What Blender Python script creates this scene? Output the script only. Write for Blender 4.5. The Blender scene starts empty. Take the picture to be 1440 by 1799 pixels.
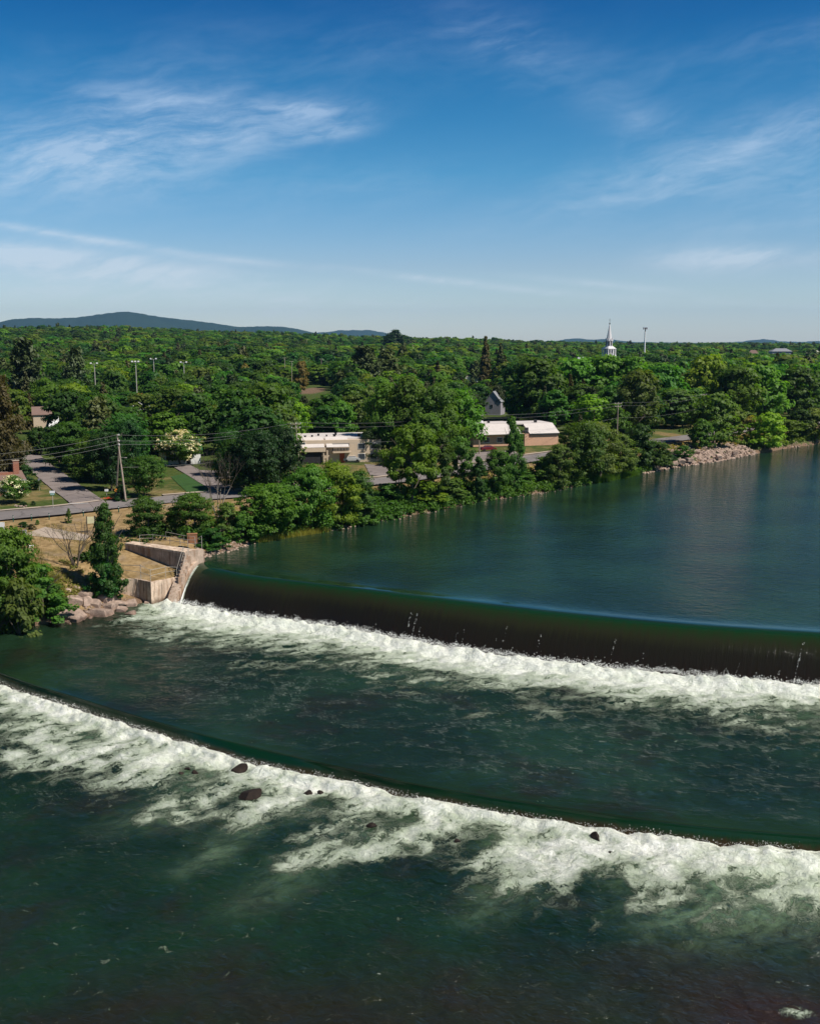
import bpy, math, random
import numpy as np
from mathutils import Vector, Matrix
R = math.radians
random.seed(7)
rng = np.random.default_rng(7)
scene = bpy.context.scene
col = scene.collection

# ------------------------------------------------------------------ camera
CAM_H, F, PITCH = 33.0, 1800.0, R(9.447)
cd = bpy.data.cameras.new('camera')
cd.sensor_fit = 'VERTICAL'
cd.sensor_height = 24.0
cd.lens = 24.0 * F / 1799.0
cd.clip_start, cd.clip_end = 1.0, 60000.0
cam = bpy.data.objects.new('camera', cd)
cam.location = (0, 0, CAM_H)
cam.rotation_euler = (R(90) - PITCH, 0, 0)
col.objects.link(cam)
scene.camera = cam

def ray(px, py):
    a, b = (px - 720.0) / F, (899.5 - py) / F
    return Vector((a, math.cos(PITCH) + b * math.sin(PITCH), -math.sin(PITCH) + b * math.cos(PITCH)))
def at(px, py, z):
    d = ray(px, py)
    t = (z - CAM_H) / d.z
    return Vector((d.x * t, d.y * t, z))
def proj(x, y, z):
    yc = y * math.cos(PITCH) - (z - CAM_H) * math.sin(PITCH)
    zc = y * math.sin(PITCH) + (z - CAM_H) * math.cos(PITCH)
    return 720 + F * x / yc, 899.5 - F * zc / yc

# ------------------------------------------------------------------ sun, sky
SUN_EL, SUN_AZ = R(50), R(116)            # azimuth clockwise from +Y
sd = Vector((math.sin(SUN_AZ) * math.cos(SUN_EL), math.cos(SUN_AZ) * math.cos(SUN_EL), math.sin(SUN_EL)))
sl = bpy.data.lights.new('sun', 'SUN')
sl.energy = 4.6
sl.angle = R(0.5)
sl.color = (1.0, 0.95, 0.86)
so = bpy.data.objects.new('sun', sl)
so.rotation_euler = sd.to_track_quat('Z', 'Y').to_euler()
so.location = (60, -40, 120)
col.objects.link(so)

scene.view_settings.view_transform = 'Standard'
scene.view_settings.look = 'None'
scene.view_settings.exposure = 0.3
scene.view_settings.gamma = 1.0
scene.view_settings.use_curve_mapping = False
scene.render.engine = 'CYCLES'
scene.cycles.use_denoising = True
scene.cycles.max_bounces = 6
scene.cycles.transparent_max_bounces = 4
scene.cycles.volume_bounces = 0
scene.cycles.caustics_reflective = False
scene.cycles.caustics_refractive = False

class NT:
    """small helper to write node graphs"""
    def __init__(s, tree): s.t = tree; s.n = tree.nodes; s.l = tree.links
    def node(s, typ, **kw):
        n = s.n.new(typ)
        for k, v in kw.items(): setattr(n, k, v)
        return n
    def put(s, sock, v):
        if hasattr(v, 'is_output'): s.l.new(v, sock)
        elif v is not None: sock.default_value = v
    def math(s, op, a, b=None, c=None, clamp=False):
        n = s.node('ShaderNodeMath', operation=op, use_clamp=clamp)
        s.put(n.inputs[0], a)
        if b is not None: s.put(n.inputs[1], b)
        if c is not None: s.put(n.inputs[2], c)
        return n.outputs[0]
    def vmath(s, op, a, b=None, scale=None):
        n = s.node('ShaderNodeVectorMath', operation=op)
        s.put(n.inputs[0], a)
        if b is not None: s.put(n.inputs[1], b)
        if scale is not None: s.put(n.inputs['Scale'], scale)
        return n.outputs[0]
    def mapping(s, v, loc=(0,0,0), rot=(0,0,0), scale=(1,1,1), typ='POINT'):
        n = s.node('ShaderNodeMapping', vector_type=typ)
        s.put(n.inputs[0], v); n.inputs[1].default_value = loc; n.inputs[2].default_value = rot; n.inputs[3].default_value = scale
        return n.outputs[0]
    def noise(s, v, scale=1, detail=4, rough=0.5, dist=0.0, out=0, dim='3D'):
        n = s.node('ShaderNodeTexNoise', noise_dimensions=dim)
        s.put(n.inputs['Vector'], v); n.inputs['Scale'].default_value = scale
        n.inputs['Detail'].default_value = detail; n.inputs['Roughness'].default_value = rough; n.inputs['Distortion'].default_value = dist
        return n.outputs[out]
    def ramp(s, f, stops, interp='LINEAR'):
        n = s.node('ShaderNodeValToRGB')
        s.put(n.inputs[0], f)
        cr = n.color_ramp; cr.interpolation = interp
        while len(cr.elements) > 1: cr.elements.remove(cr.elements[-1])
        for i, (p, c) in enumerate(stops):
            e = cr.elements[0] if i == 0 else cr.elements.new(p)
            e.position = p
            if isinstance(c, (int, float)): c = (c, c, c)
            e.color = (*c, 1)
        return n.outputs[0]
    def mix(s, f, a, b, blend='MIX'):
        n = s.node('ShaderNodeMix', data_type='RGBA', blend_type=blend)
        s.put(n.inputs['Factor'], f)
        for sock, v in ((n.inputs[6], a), (n.inputs[7], b)):
            if isinstance(v, tuple) and len(v) == 3: v = (*v, 1)
            s.put(sock, v)
        return n.outputs[2]
    def rng(s, v, a, b, c=0.0, d=1.0, smooth=True):
        n = s.node('ShaderNodeMapRange', interpolation_type='SMOOTHSTEP' if smooth else 'LINEAR')
        s.put(n.inputs[0], v)
        for i, x in enumerate((a, b, c, d)): s.put(n.inputs[i + 1], x)
        return n.outputs[0]
    def attr(s, name): return s.node('ShaderNodeAttribute', attribute_name=name).outputs['Fac']
    def bump(s, h, strength=0.5, dist=0.1, normal=None):
        n = s.node('ShaderNodeBump')
        s.put(n.inputs['Height'], h); s.put(n.inputs['Strength'], strength); s.put(n.inputs['Distance'], dist)
        if normal is not None: s.put(n.inputs['Normal'], normal)
        return n.outputs[0]

world = bpy.data.worlds.new('World')
scene.world = world
world.use_nodes = True
w = NT(world.node_tree)
w.n.clear()
sky = w.node('ShaderNodeTexSky', sky_type='NISHITA')
sky.sun_disc = False
sky.sun_elevation = SUN_EL
sky.sun_rotation = SUN_AZ
sky.altitude = 50
sky.air_density = 1.0
sky.dust_density = 0.35
sky.ozone_density = 2.5
tc = w.node('ShaderNodeTexCoord').outputs['Generated']
sep = w.node('ShaderNodeSeparateXYZ'); w.l.new(tc, sep.inputs[0])
az = w.math('MULTIPLY', w.math('ARCTAN2', sep.outputs[0], sep.outputs[1]), 57.29578)
el = w.math('MULTIPLY', w.math('ARCSINE', sep.outputs[2]), 57.29578)
cmb = w.node('ShaderNodeCombineXYZ'); w.put(cmb.inputs[0], az); w.put(cmb.inputs[1], el)
P = cmb.outputs[0]
# the deep polarised blue of the photograph: the whole sky is tinted by elevation only
tint = w.ramp(w.math('DIVIDE', el, 40.0, clamp=True), [(0.0, (1.10, 1.18, 1.32)), (0.05, (0.90, 0.99, 1.12)), (0.10, (0.70, 0.80, 0.95)), (0.22, (0.24, 0.644, 0.85)),
                                        (0.34, (0.055, 0.467, 0.725)), (0.46, (0.004, 0.28, 0.60)), (0.70, (0.006, 0.16, 0.36)), (1.0, (0.008, 0.13, 0.29))])
base = w.mix(1.0, sky.outputs[0], tint, 'MULTIPLY')
# cirrus: (px, py, half length px, half width px, tilt deg, amount)
def adeg(px, py):
    d = ray(px, py).normalized()
    return math.degrees(math.atan2(d.x, d.y)), math.degrees(math.asin(d.z))
clouds = [(180, 240, 420, 110, 12, .55), (330, 250, 330, 42, 10, .6), (540, 195, 110, 22, 2, .85), (585, 232, 80, 15, 8, .8), (100, 290, 260, 60, 3, .45),
          (300, 178, 160, 28, 0, .4), (110, 413, 240, 9, -7, .9), (60, 445, 340, 24, -5, .9), (180, 485, 420, 28, -3, 1.1), (300, 545, 700, 22, -1, .5), (440, 460, 150, 9, -5, .5),
          (880, 505, 330, 9, -6, .45), (760, 490, 190, 7, -7, .6), (1270, 458, 175, 26, 0, .9), (1320, 445, 150, 16, -2, .5), (1060, 500, 170, 8, -6, .6), (1250, 530, 280, 10, -4, .3),
          (1240, 290, 430, 50, 13, .5), (1400, 220, 330, 60, 8, .38), (1420, 330, 200, 40, 3, .42), (1120, 350, 250, 14, 5, .3),
          (880, 70, 120, 45, -18, .4), (1390, 75, 200, 40, 5, .3), (1000, 130, 330, 60, -5, .16), (1120, 210, 100, 40, -20, .3),
          (620, 70, 500, 60, 2, .1), (90, 520, 300, 16, -1, .45), (600, 530, 900, 16, -2, .28), (1300, 400, 320, 30, 2, .22), (600, 330, 420, 60, 5, .14)]
acc = None
for px, py, lx, ly, tl, am in clouds:
    a, e = adeg(px, py)
    k = 57.3 / F
    m = w.mapping(P, (a, e, 0), (0, 0, R(tl)), (lx * k * 1.45, ly * k * 1.6, 1), 'TEXTURE')
    g = w.node('ShaderNodeTexGradient', gradient_type='QUADRATIC_SPHERE'); w.l.new(m, g.inputs[0])
    v = w.math('MULTIPLY', g.outputs[1], am * 1.9)
    acc = v if acc is None else w.math('ADD', acc, v)
warp = w.noise(P, 0.16, 3, 0.5, out=1)
Pw = w.vmath('ADD', P, w.vmath('SCALE', w.vmath('SUBTRACT', warp, (0.5, 0.5, 0.5)), scale=2.2))
n1 = w.noise(w.mapping(Pw, rot=(0, 0, R(9)), scale=(5.0, 1.0, 1), typ='TEXTURE'), 1.1, 9, 0.66, 0.15)
n2 = w.noise(w.mapping(Pw, rot=(0, 0, R(14)), scale=(6.0, 2.0, 1), typ='TEXTURE'), 0.7, 5, 0.6, 0.2)
wisp = w.math('ADD', w.rng(n1, 0.30, 0.80), w.math('MULTIPLY', w.rng(n2, 0.42, 0.7), 0.5))
veil = w.math('MULTIPLY', w.rng(n2, 0.45, 0.85), 0.05)
cf = w.math('ADD', w.math('MULTIPLY', acc, w.math('ADD', w.math('MULTIPLY', wisp, 0.8), 0.10)), veil, clamp=True)
cf = w.math('MULTIPLY', cf, w.rng(az, -5, 12, 0.52, 0.46))
cloudcol = w.mix(w.rng(el, 3.0, 16.0), (6.6, 7.2, 7.8), (4.2, 5.6, 7.6))
full = w.mix(cf, base, cloudcol)
bg = w.node('ShaderNodeBackground'); w.l.new(full, bg.inputs[0]); bg.inputs[1].default_value = 0.10
wo = w.node('ShaderNodeOutputWorld'); w.l.new(bg.outputs[0], wo.inputs[0])

# ------------------------------------------------------------------ helpers
def tag(o, label=None, cat=None, group=None, kind=None):
    if label: o['label'] = label
    if cat: o['category'] = cat
    if group: o['group'] = group
    if kind: o['kind'] = kind
    return o
def mesh_np(name, V, Fc, mat=None, smooth=False):
    """mesh from numpy verts and an (n,k) face array"""
    V = np.asarray(V, dtype=np.float32); Fc = np.asarray(Fc, dtype=np.int32)
    me = bpy.data.meshes.new(name)
    n, k = Fc.shape
    me.vertices.add(len(V)); me.vertices.foreach_set('co', V.ravel())
    me.loops.add(n * k); me.loops.foreach_set('vertex_index', Fc.ravel())
    me.polygons.add(n)
    me.polygons.foreach_set('loop_start', np.arange(0, n * k, k, dtype=np.int32))
    me.polygons.foreach_set('loop_total', np.full(n, k, dtype=np.int32))
    if smooth: me.polygons.foreach_set('use_smooth', np.ones(n, dtype=bool))
    me.update(calc_edges=True)
    if mat: me.materials.append(mat)
    return me
def fattr(me, name, vals, domain='POINT'):
    a = me.attributes.new(name, 'FLOAT', domain)
    a.data.foreach_set('value', np.asarray(vals, dtype=np.float32).ravel())
def link(name, me, parent=None, loc=None, rot=None):
    o = bpy.data.objects.new(name, me)
    col.objects.link(o)
    if parent: o.parent = parent
    if loc is not None: o.location = loc
    if rot is not None: o.rotation_euler = rot
    return o
def empty(name, loc=(0, 0, 0), rz=0.0):
    o = bpy.data.objects.new(name, None)
    o.empty_display_size = 0.5
    col.objects.link(o)
    o.location = loc; o.rotation_euler = (0, 0, rz)
    return o
class MB:
    """collects boxes, tubes and prisms into one mesh"""
    def __init__(s): s.v = []; s.f = []
    def add(s, v, f):
        b = len(s.v); s.v += [tuple(p) for p in v]; s.f += [tuple(i + b for i in q) for q in f]; return s
    def box(s, c, d, rz=0.0):
        x, y, z = d[0] / 2, d[1] / 2, d[2] / 2
        cs, sn = math.cos(rz), math.sin(rz)
        v = [(c[0] + a * cs - b * sn, c[1] + a * sn + b * cs, c[2] + e) for a, b, e in
             ((-x,-y,-z),(x,-y,-z),(x,y,-z),(-x,y,-z),(-x,-y,z),(x,-y,z),(x,y,z),(-x,y,z))]
        return s.add(v, [(0,3,2,1),(4,5,6,7),(0,1,5,4),(1,2,6,5),(2,3,7,6),(3,0,4,7)])
    def prism(s, poly, z0, z1):
        """poly: xy points counter-clockwise; z0/z1 number or list"""
        n = len(poly)
        zb = z0 if isinstance(z0, (list, tuple)) else [z0] * n
        zt = z1 if isinstance(z1, (list, tuple)) else [z1] * n
        v = [(p[0], p[1], zb[i]) for i, p in enumerate(poly)] + [(p[0], p[1], zt[i]) for i, p in enumerate(poly)]
        f = [tuple(reversed(range(n))), tuple(range(n, 2 * n))] + [(i, (i + 1) % n, n + (i + 1) % n, n + i) for i in range(n)]
        return s.add(v, f)
    def tube(s, a, b, r0, r1=None, n=6):
        a, b = Vector(a), Vector(b); r1 = r0 if r1 is None else r1
        d = (b - a)
        if d.length < 1e-6: return s
        d.normalize()
        u = d.orthogonal().normalized(); w_ = d.cross(u)
        v = []
        for p, r in ((a, r0), (b, r1)):
            for i in range(n):
                t = 2 * math.pi * i / n
                v.append(p + (u * math.cos(t) + w_ * math.sin(t)) * r)
        f = [(i, (i + 1) % n, n + (i + 1) % n, n + i) for i in range(n)] + [tuple(reversed(range(n))), tuple(range(n, 2 * n))]
        return s.add(v, f)
    def path(s, pts, r, n=5):
        for a, b in zip(pts[:-1], pts[1:]): s.tube(a, b, r, r, n)
        return s
    def build(s, name, mat, parent=None, loc=None, rot=None, smooth=False):
        me = bpy.data.meshes.new(name)
        me.from_pydata(s.v, [], s.f)
        me.materials.append(mat)
        if smooth: me.polygons.foreach_set('use_smooth', [True] * len(me.polygons))
        me.update()
        return link(name, me, parent, loc, rot)

def hash2(ix, iy, seed):
    n = (ix.astype(np.int64) * 374761393 + iy.astype(np.int64) * 668265263 + seed * 1442695041) & 0x7fffffff
    n = ((n ^ (n >> 13)) * 1274126177) & 0x7fffffff
    return ((n ^ (n >> 16)) & 0xffffff) / float(0xffffff)
def vnoise(x, y, seed=0):
    ix, iy = np.floor(x), np.floor(y)
    fx, fy = x - ix, y - iy
    fx = fx * fx * fx * (fx * (fx * 6 - 15) + 10); fy = fy * fy * fy * (fy * (fy * 6 - 15) + 10)
    a = hash2(ix, iy, seed); b = hash2(ix + 1, iy, seed); c = hash2(ix, iy + 1, seed); d = hash2(ix + 1, iy + 1, seed)
    return (a * (1 - fx) + b * fx) * (1 - fy) + (c * (1 - fx) + d * fx) * fy
def fbm(x, y, oct=4, seed=0, gain=0.5):
    s = 0; a = 1; t = 0
    for i in range(oct):
        c, sn = math.cos(i * 0.9), math.sin(i * 0.9)
        s = s + a * vnoise((x * c - y * sn) * 2 ** i, (x * sn + y * c) * 2 ** i, seed + i * 17); t += a; a *= gain
    return s / t
def sstep(a, b, x):
    t = np.clip((x - a) / (b - a), 0, 1)
    return t * t * (3 - 2 * t)
def polydist(X, Y, pts):
    D = np.full(np.shape(X), 1e18)
    for (ax, ay), (bx, by) in zip(pts[:-1], pts[1:]):
        dx, dy = bx - ax, by - ay
        t = np.clip(((X - ax) * dx + (Y - ay) * dy) / (dx * dx + dy * dy + 1e-9), 0, 1)
        D = np.minimum(D, (X - ax - t * dx) ** 2 + (Y - ay - t * dy) ** 2)
    return np.sqrt(D)
def inside(X, Y, poly):
    r = np.zeros(np.shape(X), dtype=bool)
    n = len(poly)
    for i in range(n):
        (x0, y0), (x1, y1) = poly[i], poly[(i + 1) % n]
        if y0 == y1: continue
        c = ((y0 > Y) != (y1 > Y)) & (X < (x1 - x0) * (Y - y0) / (y1 - y0) + x0)
        r ^= c
    return r
def xy(l, z): return [tuple(at(a, b, z)[:2]) for a, b in l]
ZL, ZB = -4.5, -5.8                       # water levels below the first and the second weir

# ------------------------------------------------------------------ materials
def new_mat(name):
    m = bpy.data.materials.new(name); m.use_nodes = True
    t = NT(m.node_tree); t.n.clear()
    out = t.node('ShaderNodeOutputMaterial')
    return m, t, out
def pbsdf(t, out, color, rough=0.7, normal=None, spec=0.3, metal=0.0, coat=None):
    b = t.node('ShaderNodeBsdfPrincipled')
    if isinstance(color, tuple) and len(color) == 3: color = (*color, 1)
    t.put(b.inputs['Base Color'], color); t.put(b.inputs['Roughness'], rough)
    b.inputs['Specular IOR Level'].default_value = spec; b.inputs['Metallic'].default_value = metal
    if normal is not None: t.put(b.inputs['Normal'], normal)
    t.l.new(b.outputs[0], out.inputs[0])
    return b
def pos(t): return t.node('ShaderNodeNewGeometry').outputs['Position']
def m_road(name, c):
    m, t, out = new_mat(name)
    p = pos(t)
    n = t.noise(p, 0.35, 6, 0.6); g = t.noise(p, 8, 3, 0.6)
    k = t.math('ADD', 0.75, t.math('MULTIPLY', n, 0.5))
    cc = t.vmath('MULTIPLY', c, t.vmath('SCALE', (1, 1, 1), scale=k))
    cc = t.mix(t.math('MULTIPLY', t.rng(g, 0.45, 0.75), 0.3), cc, tuple(x * 0.6 for x in c))
    vo = t.node('ShaderNodeTexVoronoi', feature='DISTANCE_TO_EDGE'); vo.inputs['Scale'].default_value = 0.11
    t.put(vo.inputs['Vector'], t.vmath('ADD', p, t.vmath('SCALE', t.noise(p, 0.5, 4, 0.6, out=1), scale=2.5)))
    cc = t.mix(t.rng(vo.outputs['Distance'], 0.008, 0.018, 0.75, 0.0), cc, tuple(x * 0.35 for x in c))
    pt = t.rng(t.noise(p, 0.12, 2, 0.5), 0.56, 0.58)
    cc = t.mix(t.math('MULTIPLY', pt, 0.35), cc, tuple(x * 0.62 for x in c))
    pbsdf(t, out, cc, 0.9, t.bump(g, 0.4, 0.01), 0.2)
    return m
def plain(name, c, rough=0.7, var=0.25, scale=1.5, spec=0.25, metal=0.0, bumpd=0.01):
    m, t, out = new_mat(name)
    p = pos(t)
    n = t.noise(p, scale, 6, 0.6); n3 = t.noise(p, scale * 9, 4, 0.6)
    k = t.math('ADD', t.math('MULTIPLY', n, var * 1.6), t.math('MULTIPLY', n3, var * 0.8))
    k = t.math('ADD', k, 1 - var * 1.2)
    colr = t.vmath('MULTIPLY', (c[0], c[1], c[2]), t.vmath('SCALE', (1, 1, 1), scale=k))
    pbsdf(t, out, colr, rough, t.bump(n3, 0.5, bumpd), spec, metal)
    return m
def m_concrete(name='concrete', c=(0.47, 0.355, 0.27), stain=1.0):
    m, t, out = new_mat(name)
    p = pos(t)
    n = t.noise(p, 0.6, 8, 0.65); f = t.noise(p, 7, 5, 0.65)
    st = t.noise(t.mapping(p, scale=(1.7, 1.7, 0.13)), 1.0, 6, 0.65)
    st2 = t.noise(t.mapping(p, scale=(3.0, 3.0, 0.35)), 1.0, 5, 0.6)
    c0 = t.mix(t.rng(n, 0.3, 0.7), tuple(x * 0.72 for x in c), tuple(min(1, x * 1.25) for x in c))
    c1 = t.mix(t.math('MULTIPLY', t.rng(st, 0.49, 0.62), 0.70 * stain), c0, (0.24, 0.125, 0.06))
    c1 = t.mix(t.math('MULTIPLY', t.rng(t.noise(t.mapping(p, loc=(9, 3, 0), scale=(2.6, 2.6, 0.2)), 1.0, 6, 0.65), 0.54, 0.64), 0.7 * stain), c1, (0.10, 0.065, 0.045))
    c1 = t.mix(t.math('MULTIPLY', t.rng(st2, 0.60, 0.72), 0.6 * stain), c1, (0.55, 0.47, 0.38))
    sz = t.node('ShaderNodeSeparateXYZ'); t.l.new(p, sz.inputs[0])
    wet = t.rng(t.math('ADD', sz.outputs[2], t.math('MULTIPLY', n, 1.4)), -3.9, -2.9, 1.0, 0.0)
    c1 = t.mix(t.math('MULTIPLY', wet, 0.85), c1, (0.06, 0.038, 0.022))
    c1 = t.mix(t.math('MULTIPLY', t.rng(f, 0.45, 0.7), 0.25), c1, (0.16, 0.11, 0.08))
    pbsdf(t, out, c1, 0.85, t.bump(f, 0.6, 0.03), 0.2)
    return m
def m_leaf(name, c, c2=None, trans=0.42):
    """leaves: per-leaf and per-tree shade of green"""
    m, t, out = new_mat(name)
    c2 = c2 or tuple(x * y for x, y in zip(c, (1.7, 1.35, 1.1)))
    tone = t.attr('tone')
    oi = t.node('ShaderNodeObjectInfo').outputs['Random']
    cc = t.mix(tone, tuple(x * 0.72 for x in c), c2)  # second colour is the highlight tone of sunlit leaves
    stand = t.noise(pos(t), 0.011, 3, 0.6)      # stands of different species and age
    cc = t.mix(1.0, cc, t.mix(t.rng(stand, 0.36, 0.64), (0.68, 0.80, 0.95), (1.30, 1.16, 1.0)), 'MULTIPLY')
    hs = t.node('ShaderNodeHueSaturation')
    t.put(hs.inputs['Hue'], t.math('ADD', 0.478, t.math('MULTIPLY', oi, 0.04)))
    t.put(hs.inputs['Saturation'], 1.0)
    t.put(hs.inputs['Value'], t.math('ADD', 1.22, t.math('MULTIPLY', oi, 0.55)))
    t.l.new(cc, hs.inputs['Color'])
    d = t.node('ShaderNodeBsdfPrincipled'); t.l.new(hs.outputs[0], d.inputs['Base Color'])
    d.inputs['Roughness'].default_value = 0.55; d.inputs['Specular IOR Level'].default_value = 0.25
    tr = t.node('ShaderNodeBsdfTranslucent')
    tc_ = t.mix(1.0, hs.outputs[0], (1.5, 1.7, 0.5), 'MULTIPLY'); t.l.new(tc_, tr.inputs[0])
    ms = t.node('ShaderNodeMixShader'); ms.inputs[0].default_value = trans
    t.l.new(d.outputs[0], ms.inputs[1]); t.l.new(tr.outputs[0], ms.inputs[2]); t.l.new(ms.outputs[0], out.inputs[0])
    return m
LM = {
    'mid': m_leaf('leaf_mid', (0.044, 0.098, 0.014)),
    'deep': m_leaf('leaf_deep', (0.026, 0.078, 0.013)),
    'dark': m_leaf('leaf_dark', (0.018, 0.052, 0.012)),
    'olive': m_leaf('leaf_olive', (0.062, 0.104, 0.020)),
    'lime': m_leaf('leaf_lime', (0.090, 0.170, 0.014)),
    'fresh': m_leaf('leaf_fresh', (0.048, 0.130, 0.016)),
    'yellow': m_leaf('leaf_yellow', (0.14, 0.14, 0.035)),
    'spruce': m_leaf('leaf_spruce', (0.034, 0.040, 0.014), trans=0.1),
    'pine': m_leaf('leaf_pine', (0.020, 0.042, 0.014), (0.06, 0.075, 0.022), trans=0.12),
    'brown': m_leaf('leaf_brown', (0.038, 0.038, 0.016), (0.072, 0.064, 0.027)),
    'cream': m_leaf('blossom_cream', (0.46, 0.42, 0.25), (0.62, 0.57, 0.40), trans=0.15),
    'twig': m_leaf('twig', (0.10, 0.075, 0.055), (0.17, 0.13, 0.10), trans=0.0),
}
M_bark = plain('bark', (0.12, 0.095, 0.072), 0.9, 0.4, 2.0)
M_barkpale = plain('bark_pale', (0.26, 0.23, 0.19), 0.85, 0.4, 2.0)
M_conc = m_concrete()
M_concpale_lit = m_concrete('concrete_pale_lit', (0.66, 0.51, 0.385), 0.85)  # paler copy for sunlit wall faces, their light put into the colour
M_asphalt = m_road('asphalt', (0.215, 0.19, 0.18))
M_asphalt2 = m_road('asphalt_pink', (0.235, 0.195, 0.18))
M_walk = plain('sidewalk', (0.40, 0.32, 0.25), 0.9, 0.2, 0.6)
M_paint = plain('road_paint', (0.62, 0.6, 0.58), 0.7, 0.2, 2)
M_white = plain('white_paint', (0.78, 0.77, 0.75), 0.6, 0.1, 0.8)
M_cream = plain('cream_siding', (0.56, 0.44, 0.32), 0.7, 0.12, 0.7)
M_roofw = plain('pale_roofing', (0.58, 0.52, 0.48), 0.85, 0.18, 0.5)
M_roofb = plain('brown_shingle', (0.20, 0.13, 0.105), 0.9, 0.25, 1.2)
M_roofg = plain('grey_shingle', (0.23, 0.235, 0.25), 0.9, 0.2, 1.0)
M_greenroof = plain('green_metal_roof', (0.035, 0.13, 0.075), 0.5, 0.15, 0.6)
M_redroof = plain('orange_red_roof', (0.42, 0.09, 0.045), 0.7, 0.2, 1.0)
M_dark = plain('dark_frame', (0.03, 0.028, 0.03), 0.6, 0.2, 1.0)
M_glass = plain('window_glass', (0.03, 0.04, 0.05), 0.12, 0.1, 1.0, spec=0.6)
M_siding = plain('grey_siding', (0.30, 0.28, 0.31), 0.75, 0.12, 0.8)
M_steel = plain('galvanised_steel', (0.50, 0.45, 0.38), 0.45, 0.15, 2.0, 0.5, 0.3)
M_pole = plain('weathered_pole', (0.36, 0.29, 0.23), 0.85, 0.35, 1.5)
M_wire = plain('wire', (0.22, 0.22, 0.20), 0.5, 0.1, 1.0)
M_green = plain('green_paint', (0.012, 0.075, 0.05), 0.5, 0.2, 2.0)
M_teal = plain('teal_sign', (0.03, 0.24, 0.20), 0.5, 0.1, 2.0)
M_orange = plain('orange_sign', (0.75, 0.26, 0.03), 0.5, 0.1, 2.0)
M_red = plain('red_flowers', (0.55, 0.06, 0.02), 0.7, 0.3, 3.0)
M_carred = plain('dark_red_car_paint', (0.13, 0.012, 0.015), 0.25, 0.1, 1.0, 0.6)
M_cargrey = plain('silver_car_paint', (0.48, 0.47, 0.46), 0.3, 0.1, 1.0, 0.6)
M_tyre = plain('tyre', (0.02, 0.02, 0.02), 0.9, 0.2, 3.0)
def m_brick():
    m, t, out = new_mat('brick')
    b = t.node('ShaderNodeTexBrick')
    tcx = t.node('ShaderNodeTexCoord').outputs['Object']
    t.l.new(t.mapping(tcx, rot=(R(90), 0, 0)), b.inputs['Vector'])
    b.inputs['Color1'].default_value = (0.33, 0.12, 0.07, 1); b.inputs['Color2'].default_value = (0.24, 0.085, 0.05, 1)
    b.inputs['Mortar'].default_value = (0.34, 0.26, 0.2, 1); b.inputs['Scale'].default_value = 4.0; b.inputs['Mortar Size'].default_value = 0.012
    pbsdf(t, out, b.outputs[0], 0.85, t.bump(b.outputs[1], 0.3, 0.01))
    return m
M_brick = m_brick()
M_brickpale = plain('pink_brick', (0.58, 0.34, 0.225), 0.85, 0.25, 2.0)
def m_rock(name, c):
    m, t, out = new_mat(name)
    p = pos(t)
    n = t.noise(p, 1.1, 8, 0.7); f = t.noise(p, 6, 6, 0.7)
    oi = t.node('ShaderNodeObjectInfo').outputs['Random']
    c0 = t.mix(t.rng(n, 0.3, 0.7), tuple(x * 0.6 for x in c), tuple(x * 1.3 for x in c))
    c0 = t.mix(t.math('MULTIPLY', t.rng(f, 0.5, 0.75), 0.5), c0, (0.09, 0.06, 0.045))
    sz = t.node('ShaderNodeSeparateXYZ'); t.l.new(p, sz.inputs[0])
    wet = t.math('MULTIPLY', t.rng(sz.outputs[2], ZL + 0.1, ZL + 0.7, 1.0, 0.0), t.rng(sz.outputs[1], 125.0, 155.0, 1.0, 0.0))
    c0 = t.mix(t.math('MULTIPLY', wet, 0.8), c0, t.mix(1.0, c0, (0.30, 0.18, 0.13), 'MULTIPLY'))
    hs = t.node('ShaderNodeHueSaturation'); t.l.new(c0, hs.inputs['Color']); t.put(hs.inputs['Value'], t.math('ADD', 0.8, t.math('MULTIPLY', oi, 0.4)))
    pbsdf(t, out, hs.outputs[0], 0.85, t.bump(f, 0.9, 0.06), 0.2)
    return m
M_rock = m_rock('bank_rock', (0.36, 0.265, 0.21))
M_rockdark = m_rock('wet_rock', (0.062, 0.054, 0.047))
M_rip = m_rock('riprap_stone', (0.40, 0.29, 0.225))

def m_ground():
    m, t, out = new_mat('ground')
    p = pos(t)
    dry = t.attr('dry')
    n = t.noise(p, 0.10, 6, 0.6); f = t.noise(p, 0.9, 8, 0.65); g = t.noise(p, 6, 4, 0.6)
    green = t.mix(t.rng(f, 0.3, 0.7), (0.038, 0.070, 0.014), (0.085, 0.105, 0.026))
    tan = t.mix(t.rng(f, 0.3, 0.7), (0.20, 0.130, 0.055), (0.40, 0.275, 0.135))
    tan = t.mix(t.rng(t.noise(p, 0.28, 5, 0.6), 0.5, 0.7, 0.0, 0.5), tan, (0.30, 0.235, 0.18))
    tan = t.mix(t.rng(n, 0.5, 0.68, 0.0, 0.55), tan, (0.14, 0.105, 0.035))
    k = t.rng(t.math('ADD', dry, t.math('MULTIPLY', t.math('SUBTRACT', n, 0.5), 1.4)), 0.3, 0.7)
    c = t.mix(k, green, tan)
    c = t.mix(t.math('MULTIPLY', t.rng(g, 0.5, 0.8), 0.35), c, (0.06, 0.05, 0.02))
    bare = t.attr('bare')
    soil = t.mix(t.rng(g, 0.3, 0.7), (0.12, 0.075, 0.045), (0.22, 0.145, 0.10))
    c = t.mix(t.rng(t.math('ADD', bare, t.math('MULTIPLY', t.math('SUBTRACT', f, 0.5), 0.9)), 0.35, 0.65), c, soil)
    pbsdf(t, out, c, 0.95, t.bump(t.math('ADD', f, g), 0.7, 0.12), 0.1)
    return m
M_ground = m_ground()

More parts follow.
